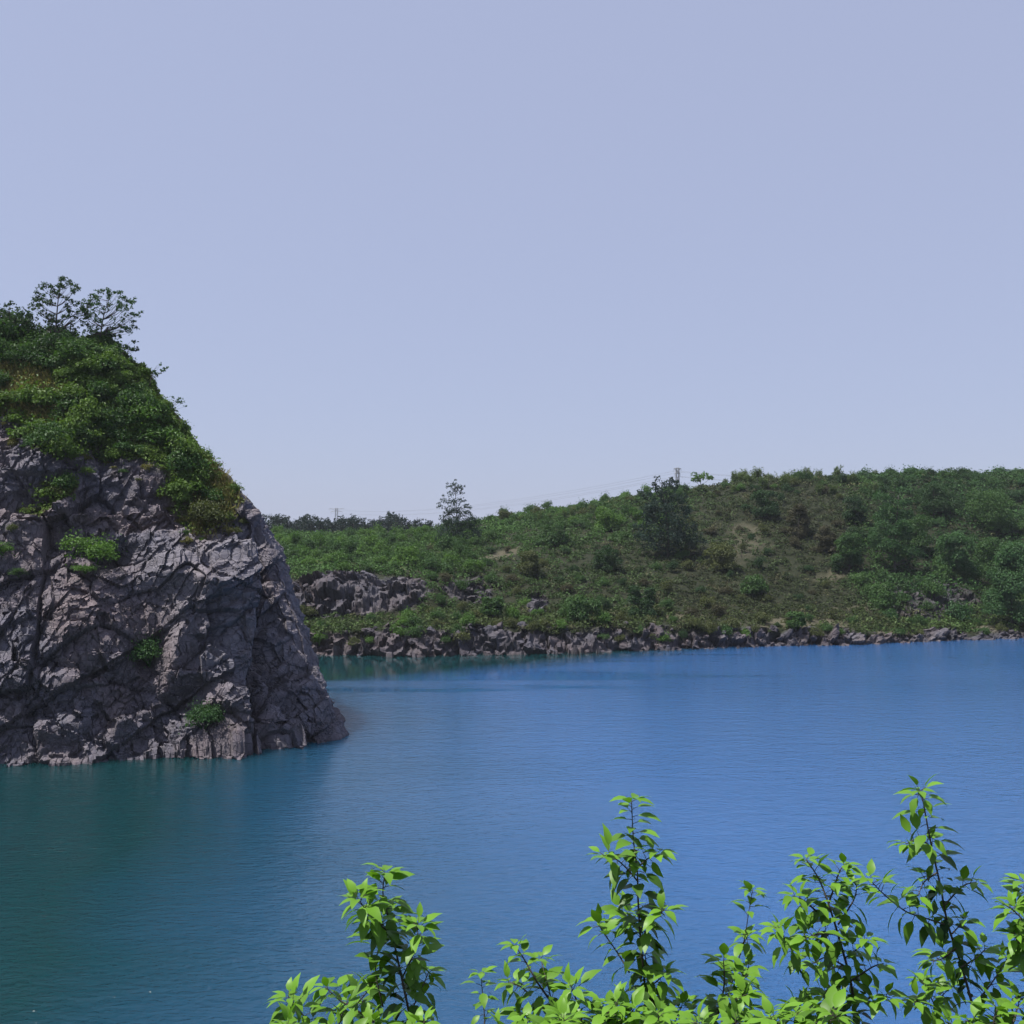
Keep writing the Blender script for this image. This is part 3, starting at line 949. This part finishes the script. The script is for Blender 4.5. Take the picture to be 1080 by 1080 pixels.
# smooth closed loop, dense where it is seen
def loop(u):
    q = np.concatenate([bp_[-1:], bp_, bp_[:2]])
    i = np.minimum(u.astype(int), nb - 1); t = (u - i)[:, None]
    a, b, c, d = q[i], q[i + 1], q[i + 2], q[(i + 3) % len(q)]
    cr = .5 * (2 * b + (c - a) * t + (2 * a - 5 * b + 4 * c - d) * t * t + (3 * b - a - 3 * c + d) * t ** 3)
    return cr * .6 + (b * (1 - t) + c * t) * .4
uu = np.concatenate([np.linspace(0, 8.2, 1150), np.linspace(8.2, 14, 80)[1:], np.linspace(14, 17, 130)[1:]])
# equalise by arc length within the seen part
Bt = loop(np.clip(uu, 0, 16.9999))
seg = np.concatenate([[0], np.cumsum(np.linalg.norm(np.diff(Bt[:1150], axis=0), axis=1))])
uu[:1150] = np.interp(np.linspace(0, seg[-1], 1150), seg, uu[:1150])
Bt = loop(np.clip(uu, 0, 16.9999))
C1 = np.array([(100 - 540) / F * 92, 92.]); C2 = np.array([-72., 95.])
cx = np.clip(Bt[:, 0], C2[0], C1[0])
cy = C1[1] + (C2[1] - C1[1]) * (cx - C1[0]) / (C2[0] - C1[0])
Ct = np.stack([cx, cy], -1)
sil_y = np.array([800, 779, 763, 745, 720, 678, 643, 601, 575, 559, 541, 534, 515, 497, 477, 440, 417, 393, 379, 366, 358.])
sil_x = np.array([364, 361, 352, 346, 338, 327, 313, 301, 288, 276, 271, 262, 250, 238, 215, 190, 170, 155, 135, 122, 100.])
# height and inset along the outline, measured where the outline lies
dg = 82 + (361 - sil_x) / 261 * 10
sz = H + np.array([(ray(540, yy)[2] / ray(540, yy)[1]) * dd for yy, dd in zip(sil_y, dg)])
sx = (sil_x - 540) / F * dg
x0 = (361 - 540) / F * 82
sg = (sx - x0) / (C1[0] - x0)
sz[0] = -3; sg[0] = -.02; sz[1] = 0; sg[1] = 0
ar = np.concatenate([[0], np.cumsum(np.hypot(np.diff(sz), np.diff(sg) * 22))])
tt = np.linspace(0, ar[-1], 430)
zt, gt = np.interp(tt, ar, sz), np.interp(tt, ar, sg)
ztop = sz[-1]
U, T = len(Bt), len(tt)
ia = np.arange(U)
front = np.exp(-((np.arange(U) - 450) / 320.) ** 2)          # broad face towards the lake
P = np.zeros((T, U, 3))
for r in range(T):
    zf = np.clip(zt[r] / ztop, 0, 1)
    gg = gt[r] + .16 * front * (zf * (1 - zf)) * np.clip(1 - zf * 1.1, -1, 1) * 2     # lower face leans back, upper stands prouder
    lift = 1 + .035 * sstep(-40, -48, Bt[:, 0]) - .02 * sstep(-50, -60, Bt[:, 0])
    P[r, :, :2] = Bt + (Ct - Bt) * gg[:, None]
    P[r, :, 2] = zt[r] * np.where(zt[r] > 0, lift, 1)
Q = P.reshape(-1, 3)
du = np.gradient(P, axis=1); dv = np.gradient(P, axis=0)
nr = unit(np.cross(du, dv)).reshape(-1, 3)
cen = np.array([-45., 92., 8.])
sg_ = np.sign(((Q - cen) * nr).sum(1)); nr *= np.where(np.median(sg_) < 0, -1, 1)
nr[~np.isfinite(nr).all(1)] = (0, 0, 1)
qx, qy = project(Q)
seen = np.zeros((T, U), bool); seen[:, :1150] = True
seen = seen.ravel()
# where plants and soil cover the stone
nn = fbm(Q * .22, 4, 77)
edge = np.interp(qx, [-300, -60, 22, 30, 60, 85, 100, 125, 150, 168, 180, 196, 206, 228, 246, 262, 300, 400], [450, 440, 436, 470, 488, 478, 466, 478, 482, 486, 508, 535, 552, 556, 540, 520, 505, 500])
veg = sstep(-24, 12, edge - qy + 24 * nn + 9 * fbm(Q * .9, 2, 78)) * sstep(19, 24, Q[:, 2] + 3 * nn + np.where(qx > 150, 4, 0))
patch_ = sstep(0, .3, 1 - ((qx - 52) / 34) ** 2 - ((qy - 526 + (qx - 52) * .45) / 10) ** 2 + .5 * nn)
veg = np.maximum(veg, patch_ * seen)
veg = np.where(seen, veg, sstep(18, 23, Q[:, 2] + 3 * nn))
rockm = 1 - .8 * veg
wq = Q + .45 * np.stack([fbm(Q * .25 + s, 3, 70 + s) for s in (1, 2, 3)], -1)
ca_, sa_ = math.cos(.55), math.sin(.55)
rq = np.stack([wq[:, 0] * ca_ + wq[:, 2] * sa_, wq[:, 1], -wq[:, 0] * sa_ + wq[:, 2] * ca_], -1)
f0, e0 = facet(rq, 7.5, 41, (1, 1, 1.5))
f1, e1 = facet(rq, 3.0, 42, (1.6, 1, .9))
f2, e2 = facet(rq, 1.25, 43, (1, 1, 1.3))
f3, e3 = facet(rq, .55, 44)
disp = .8 * f0 + .5 * f1 + .42 * f2 + .21 * f3 + .9 * fbm(Q * .1, 3, 45)
disp -= .35 * np.exp(-(e0 / .05) ** 2) + .15 * np.exp(-(e1 / .07) ** 2)
def steps(dirv, per, seed, sharp=.8):
    """fracture planes: slabs that step back one after another"""
    s_ = (Q @ unit(np.array(dirv, float))) / per + .35 * fbm(Q * .16, 2, seed) + .10 * fbm(Q * .9, 2, seed + 1)
    k_ = np.floor(s_); f_ = s_ - k_
    jump = hsh(k_, (Q[:, 0] * .11).astype(int) * 0 + 3, k_ * 0, seed) - .5
    return (f_ * sharp + jump) * (.35 + .65 * sstep(-.15, .25, fbm(Q * .12, 2, seed + 2)))
disp += .42 * steps((.45, .15, -.85), 2.6, 51) + .42 * steps((.93, .2, .30), 3.1, 54) + .30 * steps((.3, -.1, .95), .9, 57) + .28 * steps((.85, .1, -.5), 1.1, 60)
def blob(cx, cy, rx, ry, rot=0):
    c, s = math.cos(rot), math.sin(rot)
    a, b = (qx - cx) * c + (qy - cy) * s, -(qx - cx) * s + (qy - cy) * c
    return np.exp(-(a / rx) ** 2 - (b / ry) ** 2) * seen
feat = 0
xg = np.interp(qy, [540, 570, 640, 720, 790], [250, 252, 262, 256, 262])
wob = 7 * fbm(Q * .3, 3, 81)
feat = feat + 2.5 * sstep(-120, -14, qx - xg + wob) * (1 - sstep(-6, 8, qx - xg + wob)) * sstep(545, 600, qy) * seen
feat = feat - .9 * np.exp(-((qx - xg + wob - 9) / 9) ** 2) * sstep(545, 590, qy) * seen
feat = feat - 2.2 * blob(34, 520, 26, 16, -.3) - 1.0 * blob(60, 560, 34, 9, -.4)
feat = feat - 2.0 * blob(122, 590, 26, 12) - 1.4 * blob(222, 585, 22, 20) - 1.3 * blob(155, 690, 16, 22) - 1.6 * blob(200, 735, 30, 12, -.5)
feat = feat + 1.3 * blob(200, 618, 45, 13, .35) + 1.5 * blob(90, 665, 34, 60, -.25) + 1.2 * blob(185, 690, 9, 50, .3) + 1.0 * blob(55, 770, 40, 14)
feat = feat + 1.5 * blob(268, 545, 9, 8) - 1.3 * blob(274, 566, 7, 9) + 1.1 * blob(150, 500, 30, 22) - 1.2 * blob(205, 525, 20, 26)
disp = disp * rockm + feat + veg * .5 * fbm(Q * .4, 3, 46)
# settle the outline: less relief where the crag meets the sky so its profile stays
edgef = 1 - .5 * sstep(34, 4, np.interp(qy, sil_y[::-1], sil_x[::-1]) - qx)
disp = disp * edgef - .35 * (1 - edgef) * 2 * (Q[:, 2] > 1)
crown_fade = sstep(ztop * 1.02, ztop * .93, Q[:, 2])
Q2 = Q + nr * (disp * (.25 + .75 * crown_fade))[:, None]
Q2[:, 2] = np.where(Q[:, 2] > 0, np.maximum(Q2[:, 2], -.3), Q2[:, 2])
G = Q2.reshape(T, U, 3)
G = np.concatenate([G, G[:, :1]], 1)
VG = veg.reshape(T, U); VG = np.concatenate([VG, VG[:, :1]], 1)
crag = link('rock_crag', grid_mesh('rock_crag', G[..., 0], G[..., 1], G[..., 2], M['rock'], False, {'veg': VG}))
tag(crag, 'steep grey purple rock crag rising from the lake under a green cap', 'rock crag', kind='thing')
# which seen surface point lies under a picture position
QX, QY = project(Q2[seen]); QS = Q2[seen]; NS = nr[seen]; VS = veg[seen]
def crag_at(px, py):
    d = (QX - px) ** 2 + (QY - py) ** 2
    c = np.where(d < d.min() + 2.0)[0]
    c = c[np.argmin(QS[c, 1])]
    return QS[c], NS[c]

# brush and grass mat of the cap
idx = np.where(VS > RNG.uniform(.04, .75, len(VS)))[0]
wts = np.ones(len(idx))
n = 56000
ch = RNG.choice(idx, n * 2)
ch = ch[RNG.random(n * 2) < .18 + sstep(-.35, .1, fbm(QS[ch] * .45, 3, 88))][:n]
n = len(ch)
pos = QS[ch] + RNG.normal(size=(n, 3)) * .12
cl = fbm(pos * .5, 3, 88)
pos = pos + NS[ch] * 0 + np.array([0, -.2, 1.]) * (RNG.random(n) * (.2 + .9 * np.clip(cl + .4, 0, 1)))[:, None]
gx, gy = project(pos)
dry = np.clip(sstep(.0, .5, 1 - ((gx - 30) / 62) ** 2 - ((gy - 415) / 32) ** 2 + fbm(pos * .3, 3, 89)) + .5 * sstep(190, 215, gx) * sstep(470, 500, gy), 0, 1)
dkk = sstep(405, 375, gy)
cc = np.array([.092, .15, .028])[None] * np.ones((n, 1))
cc = cc + (np.array([.042, .088, .02]) - cc) * dkk[:, None] * .8
cc = cc + (np.array([.17, .155, .04]) - cc) * (dry * RNG.uniform(.4, 1, n))[:, None]
cc *= RNG.uniform(.65, 1.4, (n, 1))
V, Fc = leaf_quads(RNG, pos, unit(RNG.normal(size=(n, 3)) * .9 + np.array([-.1, -.4, .7])), np.full(n, .34), .5)
mb = MB(); mb.add(V, Fc, .5)
# upright dry blades
nbz = 9000
ch2 = ch[(dry > .3)][:nbz]
pb = QS[ch2]
m_ = len(pb)
dirb = unit(RNG.normal(size=(m_, 3)) * .35 + np.array([0, -.15, 1]))
side = unit(np.cross(dirb, RNG.normal(size=(m_, 3)))) * .025
ln = RNG.uniform(.5, 1.1, m_)[:, None]
Vb = np.stack([pb - side, pb + side, pb + dirb * ln + np.array([0, 0, -.1]) * ln + side * .2, pb + dirb * ln * .98 - side * .2], 1).reshape(-1, 3)
mb.add(Vb, np.arange(m_ * 4).reshape(m_, 4), .5)
cb = np.array([.20, .18, .06])[None] * RNG.uniform(.6, 1.3, (m_, 1))
me = mb.mesh('cap_brush', M['cover'])
a = me.attributes.new('plant_colour', 'FLOAT_COLOR', 'FACE')
a.data.foreach_set('color', np.concatenate([np.concatenate([cc, cb]), np.ones((n + m_, 1))], 1).astype(np.float32).ravel())
tag(link('cap_brush', me), 'dense green brush and dry yellow grass covering the top of the crag', 'brush', kind='stuff')

# bushes on the crag that stand out
for (px, py, r, mt, lab, q) in [
    (55, 474, 2.3, 'mid', 'wide round bush under the dry grass at the top left of the crag', 1.0),
    (104, 592, 2.1, 'bright', 'bright green bush on the ledge in the middle of the crag face', .95),
    (92, 603, 1.0, 'bright', 'small light bush hanging below the bright ledge bush', .6),
    (158, 698, 1.7, 'feather', 'grey green bush rooted half way down the crag face', 1.2),
    (214, 764, 1.4, 'feather', 'sparse shrub low on the crag face near the water', 1.3),
    (3, 582, 1.0, 'bright', 'lime green bush cut by the left edge of the picture', 1.0),
    (14, 560, .7, 'olive', 'tiny olive bush beside the dark hollow of the crag', .8),
    (222, 553, 1.9, 'olive', 'olive bush at the lower right tip of the green cap', 1.1),
    (60, 522, 1.1, 'olive', 'low grassy tuft on the ledge right of the dark hollow', .6),
    (30, 540, .9, 'olive', 'small grassy tuft on the lower ledge by the hollow', .6),
    (20, 608, .6, 'mid', 'little green sprig on the left rock face', .9),
]:
    p, nv = crag_at(px, py)
    o = put_bush('crag_bush', random.choice(FINE), p + nv * .15 * r + np.array([0, -.15, 0]) * r, r, mt, lab, 'bush', 'bushes that stand out on the crag face', q)
k = 0; TK = []
for tr in range(4000):
    if k >= 84: break
    i = random.choice(idx)
    a, b_ = QX[i], QY[i]
    if a < -30 or b_ > 535 or any((a - t[0]) ** 2 + (b_ - t[1]) ** 2 < 12.5 ** 2 for t in TK): continue
    if 0 < a < 75 and 395 < b_ < 440 and random.random() < .75: continue
    TK.append((a, b_))
    near = np.interp(b_, sil_y[::-1], sil_x[::-1]) - a < 26
    mt = random.choice(['dark', 'mid', 'mid']) if b_ < 385 else random.choice(['mid', 'bright', 'cap_light', 'cap_light'] if a > 90 else ['mid', 'cap_light', 'cap_light'])
    put_bush('cap_bush', random.choice(BUSH), QS[i], random.uniform(.6, 1.0) if near else random.uniform(1.2, 2.1), mt, 'green bush in the crowded brush on top of the crag', 'bush', 'bushes crowding the top of the crag', random.uniform(.8, 1.15))
    k += 1

# tufts rooted in cracks under the cap
k = 0; TK = []
low_edge = lambda a: np.interp(a, [0, 22, 30, 60, 85, 100, 125, 150, 168, 180, 196, 206, 228, 246, 262], [436, 440, 470, 488, 478, 466, 478, 482, 486, 508, 535, 552, 556, 540, 520])
for tr in range(3000):
    if k >= 34: break
    i = random.randrange(len(QX))
    a, b_ = QX[i], QY[i]
    if not 2 < a < 268 or not 2 < b_ - low_edge(a) < 44 * random.random() ** .6 or any((a - t[0]) ** 2 + (b_ - t[1]) ** 2 < 9 ** 2 for t in TK): continue
    TK.append((a, b_)); k += 1
    put_bush('crag_tuft', random.choice(BUSH), QS[i] + np.array([0, -.1, .05]), random.uniform(.3, .75), random.choice(['olive', 'cap_light', 'grass', 'mid']), 'small grassy tuft rooted in the rock just under the green cap', 'tuft', 'tufts under the cap of the crag', random.uniform(.6, 1.1))

# airy trees on the top
def crest_tree(px, py, ends, leafn, leaf, mat, label, seed, tr=.07, d=90.5):
    base = at(px, py, d)
    k = d / F
    L = [((x - px) * k, dy * k, (py - y) * k, r * k) for x, y, dy, r in ends]
    make_tree('crest_tree', base, L, leafn, leaf, mat, label, 'tree', None, tr, seed=seed, split=True, up=.5, jit=.9, low=-1, fill=1.1)
R2 = random.Random(3)
def pts(n, cx, cy, rx, ry, r0, r1):
    o = []
    while len(o) < n:
        x, y = R2.uniform(-1, 1), R2.uniform(-1, 1)
        if x * x + y * y < 1 and x * x + y * y > .08: o.append((cx + rx * x, cy + ry * y, R2.uniform(-14, 14), R2.uniform(r0, r1)))
    return o
crest_tree(58, 362, pts(120, 62, 326, 32, 33, 1.2, 4.4), 4200, .2, 'dark', 'dark open tree standing tallest on top of the crag', 31, .10)
crest_tree(105, 362, pts(110, 113, 331, 31, 26, 1.2, 4.0), 3800, .18, 'feather', 'pale slender tree with twin stems right of the tallest crag tree', 32, .08)
crest_tree(8, 372, pts(110, 6, 345, 35, 26, 1.3, 4.6), 4000, .2, 'dark', 'low dark open tree at the left edge on top of the crag', 33, .08)
crest_tree(128, 376, pts(9, 136, 364, 10, 8, 1.6, 3.2), 320, .2, 'dark', 'small leaning dark shrub on the right brow of the crag', 34, .05, 90)
crest_tree(158, 402, pts(9, 167, 391, 10, 9, 1.2, 2.6), 200, .18, 'feather', 'thin twiggy shrub sticking out from the right skyline of the crag', 35, .04, 89)
crest_tree(178, 432, pts(8, 188, 425, 9, 6, 1.0, 2.2), 150, .17, 'feather', 'wispy shrub lower on the right skyline of the crag', 36, .035, 88)

# ------------------------------------------------------------------ saplings in front
LT = np.array([  # along, across, up (unit leaf: length 1)
    [0, 0, 0], [.22, 0, .015], [.5, 0, .0], [.78, 0, -.06], [1, 0, -.17],
    [.18, .17, .055], [.42, .235, .05], [.70, .15, -.01],
    [.18, -.17, .055], [.42, -.235, .05], [.70, -.15, -.01]])
LF = [[0, 1, 5], [1, 2, 6, 5], [2, 3, 7, 6], [3, 4, 7], [0, 8, 1], [1, 8, 9, 2], [2, 9, 10, 3], [3, 10, 4]]
def add_leaf(mb, base, d, up, L, tint, droop=1.0, wid=1.0):
    d = unit(d); s = unit(np.cross(up, d)); u = np.cross(d, s)
    T = LT.copy(); T[:, 2] = T[:, 2] * 1.0 - (droop - 1) * .22 * T[:, 0] ** 2
    T[:, 1] *= wid
    V = base + (T[:, :1] * d + T[:, 1:2] * s + T[:, 2:] * u) * L
    mb.add(V, LF, tint)

def leafy(path, r, leaves_mb, wood_mb, start, spacing, Lmax, young=.22, tipn=5, lean=0.0, side=None):
    """leaves with petioles along the path from fraction start to the tip"""
    n = len(path)
    seg = np.concatenate([[0], np.cumsum(np.linalg.norm(np.diff(path, axis=0), axis=1))])
    tot = seg[-1]
    s = start * tot
    ang = r.uniform(0, 6.28)
    def at_s(x): return np.array([np.interp(x, seg, path[:, i]) for i in range(3)])
    while s < tot:
        t = s / tot
        b = at_s(s); tg = unit(at_s(min(s + .02, tot)) - at_s(max(s - .02, 0)))
        ang += 2.4 + r.normal() * .35
        a1 = unit(np.cross(tg, np.array([.2, 1, .1]))); a2 = np.cross(tg, a1)
        rd = a1 * math.cos(ang) + a2 * math.sin(ang)
        fr = (tot - s) / .55                                  # distance from the tip, 0 at the tip
        el = np.interp(fr, [0, .15, .6, 1.5], [.45, .16, -.02, -.2]) + r.normal() * .16
        d = unit(rd + tg * el + np.array([0, 0, .0]))
        L = Lmax * np.interp(fr, [0, .1, .35, 1, 2.5], [.75, .95, 1.0, .95, .8]) * r.uniform(.72, 1.15)
        pe = L * r.uniform(.22, .42)
        q = b + d * pe + np.array([0, 0, .10 * pe])
        v, f = tube(np.array([b, (b + q) / 2 + np.array([0, 0, .06 * pe]), q]), [.0016, .0013, .0011], 4)
        wood_mb.add(v, f)
        dl = unit(d + np.array([0, 0, np.interp(fr, [0, .3, 1.2], [.05, -.14, -.24]) + r.normal() * .14]) + r.normal(size=3) * .12)
        up = unit(np.array([0, 0, 1.]) + r.normal(size=3) * .20 - .1 * rd)
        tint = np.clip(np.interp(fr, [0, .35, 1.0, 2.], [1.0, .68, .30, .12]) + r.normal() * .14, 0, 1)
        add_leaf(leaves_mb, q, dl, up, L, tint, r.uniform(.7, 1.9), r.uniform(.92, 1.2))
        s += .52 * spacing * np.interp(fr, [0, .2, 1, 2], [.55, .9, 1.05, 1.2]) * r.uniform(.6, 1.35)
    b = path[-1]
    tg = unit(path[-1] - path[-3])
    for k in range(tipn):
        a = 6.28 * k / tipn + r.uniform(-.4, .4)
        d = unit(np.array([math.cos(a), math.sin(a), 0]) + tg * r.uniform(.1, .32))
        add_leaf(leaves_mb, b + d * .012, d + np.array([0, 0, -.1]), unit(np.array([0, 0, 1.]) + r.normal(size=3) * .2), Lmax * r.uniform(.6, .9), r.uniform(.8, 1), r.uniform(.8, 1.5))

def sapling(label, d, stem, branches=(), Lpx=27, start=0., space=8.5, rad=.0085, seed=0, group=None, root_dx=0):
    """stem and branches: picture paths from the bottom upwards"""
    r = np.random.default_rng(seed + 3000)
    k = d / F
    low = at(*stem[0], d)
    gz = float(bank_z(d))
    root = np.array([low[0] + root_dx, d + .05, gz])
    e = empty('sapling', root, label, 'sapling', group)
    up = bezier([at(px, py, d + r.normal() * .03) for px, py in stem], 8 * len(stem))
    down = bezier([root - np.array([0, 0, .06]), root * .6 + low * .4 + np.array([-root_dx * .2 + .01, 0, .05]), low], 10)[:-1]
    full = np.concatenate([down, up]) - root
    wood, leaves = MB(), MB()
    v, f = tube(full, np.concatenate([np.linspace(rad * 1.6, rad * .66, len(down)), np.linspace(rad * .66, rad * .25, len(up))]), 7)
    wood.add(v, f)
    leafy(up - root, r, leaves, wood, start, space * k, Lpx * .84 * k)
    wood.build('stem', M['stem'], e, True)
    leaves.build('leaves', M['leaf'], e, True)
    for i, br in enumerate(branches):
        dd = d + r.uniform(-.22, .22)
        n = len(br)
        pp = [at(px, py, d + (dd - d) * j / (n - 1)) for j, (px, py) in enumerate(br)]
        pb = bezier(pp, 7 * n) - root
        w, l = MB(), MB()
        v, f = tube(pb, np.linspace(rad * .42, rad * .2, len(pb)), 6)
        w.add(v, f)
        leafy(pb, r, l, w, .12, space * k, Lpx * .80 * k)
        bo = w.build('side_branch', M['stem'], e, True)
        l.build('leaves', M['leaf'], bo, True)
    return e

sapling('leafy sapling at the left end of the row with a dense drooping top', 4.3, [(436, 1090), (427, 1047), (418, 1005), (411, 972), (404, 944), (406, 920)],
        [[(404, 1062), (396, 1022), (402, 985), (398, 958)], [(432, 1070), (446, 1040), (452, 1025)], [(425, 1030), (438, 1000), (441, 975)], [(412, 985), (390, 965), (378, 948)]], 33, .05, 6.2, seed=1)
sapling('low sapling leaning left at the bottom beside the dense topped one', 4.5, [(410, 1088), (385, 1071), (360, 1056), (343, 1041)],
        [[(335, 1090), (322, 1074), (312, 1060), (304, 1052)], [(372, 1064), (384, 1050), (392, 1040)], [(356, 1084), (362, 1068), (368, 1056)]], 30, .05, 7.5, seed=2)
sapling('small single stemmed sapling with a lime top right of the dense topped one', 4.7, [(510, 1092), (511, 1075), (509, 1050), (507, 1026)], [], 22, .05, 7.5, .006, seed=3)
sapling('sapling with a bare slanting stem and tufted tip left of the tallest middle sapling', 4.4, [(598, 1092), (583, 1060), (566, 1035), (553, 1012), (543, 997)],
        [[(585, 1066), (580, 1048), (573, 1022), (570, 1010)], [(560, 1050), (548, 1040), (536, 1036)], [(575, 1090), (560, 1074), (546, 1066)]], 28, .25, 10, seed=4)
sapling('tallest sapling of the middle with two close stems and stepped leaf tiers', 4.4, [(681, 1092), (680, 1040), (676, 996), (673, 950), (672, 918), (668, 885), (666, 843)],
        [[(690, 1090), (687, 1048), (680, 1005), (676, 970)], [(664, 1026), (650, 1003), (636, 983), (630, 972)], [(673, 930), (660, 915), (648, 905), (636, 902)], [(672, 915), (684, 905), (695, 898)],
         [(676, 990), (690, 970), (700, 960)], [(680, 1045), (694, 1034), (702, 1025)], [(670, 975), (655, 960)]], 30, .02, 7.5, seed=5)
sapling('bushy low sapling filling the gap left of the tallest middle one', 4.1, [(612, 1095), (613, 1072), (606, 1050), (603, 1043)],
        [[(625, 1090), (640, 1070), (652, 1060)], [(600, 1090), (590, 1075)], [(640, 1092), (660, 1075), (668, 1066)]], 30, .0, 6.5, .007, seed=6)
sapling('thin sapling with a bare upper stem and small tuft right of the tallest middle one', 4.8, [(757, 1095), (768, 1050), (778, 1015), (785, 991), (790, 960), (794, 938)],
        [[(783, 998), (789, 986)], [(768, 1052), (778, 1035), (790, 1020)]], 25, .82, 8, .006, seed=7)
sapling('short bright topped sapling leaning on the thin bare stemmed one', 4.5, [(750, 1092), (760, 1060), (764, 1035), (763, 1012)],
        [[(742, 1090), (730, 1070), (722, 1056)], [(764, 1050), (780, 1040), (786, 1030)], [(772, 1090), (782, 1066), (784, 1050)], [(706, 1090), (715, 1070), (720, 1058)]], 28, .05, 6.5, seed=8)
sapling('broad many branched dark leaved sapling near the right', 4.5, [(906, 1095), (898, 1040), (888, 1000), (876, 960), (864, 928), (850, 906)],
        [[(874, 953), (880, 935), (886, 918), (892, 912)], [(862, 962), (848, 950), (836, 945)], [(845, 1026), (836, 1004), (828, 990), (818, 978)], [(878, 985), (862, 985), (850, 990)],
         [(892, 1010), (905, 1000), (914, 990)], [(897, 1035), (920, 1020), (932, 1016)], [(893, 1020), (872, 1010), (858, 1016)], [(900, 1060), (925, 1050), (938, 1052)], [(884, 975), (900, 950), (904, 935)],
         [(902, 1080), (880, 1060), (868, 1050)], [(870, 1085), (850, 1070), (838, 1062)]], 28, .05, 7.2, .010, seed=9)
sapling('tall slender sapling with a leaning stem and one long bare arm at the right', 4.3, [(1032, 1095), (1026, 1062), (1013, 1015), (1000, 976), (992, 935), (985, 904), (979, 875), (973, 842), (970, 834)],
        [[(996, 975), (975, 968), (955, 961), (932, 943), (916, 926)], [(1028, 1059), (1045, 1038), (1057, 1020), (1064, 1008)], [(1008, 1000), (996, 1010), (984, 1014)], [(996, 955), (1015, 935), (1030, 930)],
         [(983, 893), (968, 885), (956, 890)], [(989, 920), (975, 930), (968, 945)], [(1014, 1020), (1030, 1010), (1040, 1000)], [(1004, 985), (1018, 970)]], 27, .08, 8.5, .009, seed=10)
sapling('short forked sapling between the broad one and the leaning slender one', 4.6, [(996, 1092), (990, 1072), (981, 1050), (973, 1034)], [[(987, 1062), (975, 1058), (966, 1056)], [(985, 1058), (1000, 1044), (1006, 1040)]], 27, .3, 9, .006, seed=11)
sapling('dense sapling cut off by the right edge of the picture', 4.2, [(1092, 1095), (1090, 1040), (1086, 985), (1080, 930)],
        [[(1088, 1020), (1078, 1000), (1070, 985)], [(1086, 980), (1074, 965), (1066, 958)]], 31, .2, 6.5, seed=12)
sapling('low bright leaved sapling spreading along the bottom right corner', 4.0, [(1050, 1100), (1048, 1078), (1052, 1062)],
        [[(1062, 1098), (1070, 1074), (1076, 1052)], [(1040, 1098), (1028, 1082), (1018, 1076)], [(1020, 1100), (1008, 1088), (1000, 1082)]], 31, .0, 6, .007, seed=13)
sapling('low bright sapling hiding the foot of the tallest middle one', 4.0, [(662, 1100), (658, 1085), (652, 1070)], [[(672, 1100), (684, 1084), (696, 1072)], [(650, 1102), (638, 1088), (630, 1080)], [(690, 1102), (706, 1088), (716, 1078)]], 30, .0, 6, .007, seed=15)
sapling('low leafy sapling below the slanting bare stemmed one', 4.0, [(560, 1102), (560, 1088), (556, 1078)], [[(572, 1102), (586, 1086), (596, 1076)], [(545, 1102), (532, 1092), (524, 1086)]], 29, .0, 6, .007, seed=16)
sapling('low leafy sapling at the foot of the dense drooping topped one', 4.0, [(400, 1102), (398, 1088), (392, 1078)], [[(420, 1102), (436, 1088), (448, 1078)], [(376, 1102), (360, 1092), (346, 1084)], [(330, 1104), (312, 1092), (300, 1084)]], 29, .0, 6, .007, seed=17)
sapling('low leafy sapling between the short bright topped one and the broad dark one', 4.0, [(770, 1102), (772, 1088), (778, 1078)], [[(756, 1102), (744, 1090), (736, 1080)], [(786, 1102), (796, 1090), (804, 1080)]], 29, .0, 6, .007, seed=18)
sapling('low lime leaved sapling at the foot of the broad dark one', 4.0, [(848, 1100), (846, 1084), (840, 1070)],
        [[(835, 1098), (822, 1082), (812, 1074)], [(858, 1098), (870, 1080), (882, 1072)], [(815, 1100), (805, 1086)]], 31, .0, 6, .007, seed=14)

# ------------------------------------------------------------------ air
hb = MB()
x0, x1, y0, y1, z0, z1 = -1500, 1500, -230, 1700, -8, 62
hb.add([(x0, y0, z0), (x1, y0, z0), (x1, y1, z0), (x0, y1, z0), (x0, y0, z1), (x1, y0, z1), (x1, y1, z1), (x0, y1, z1)],
       [[0, 3, 2, 1], [4, 5, 6, 7], [0, 1, 5, 4], [1, 2, 6, 5], [2, 3, 7, 6], [3, 0, 4, 7]])
tag(hb.build('haze', M['haze']), 'thin pale summer haze over the lake and hill', 'haze', kind='stuff')
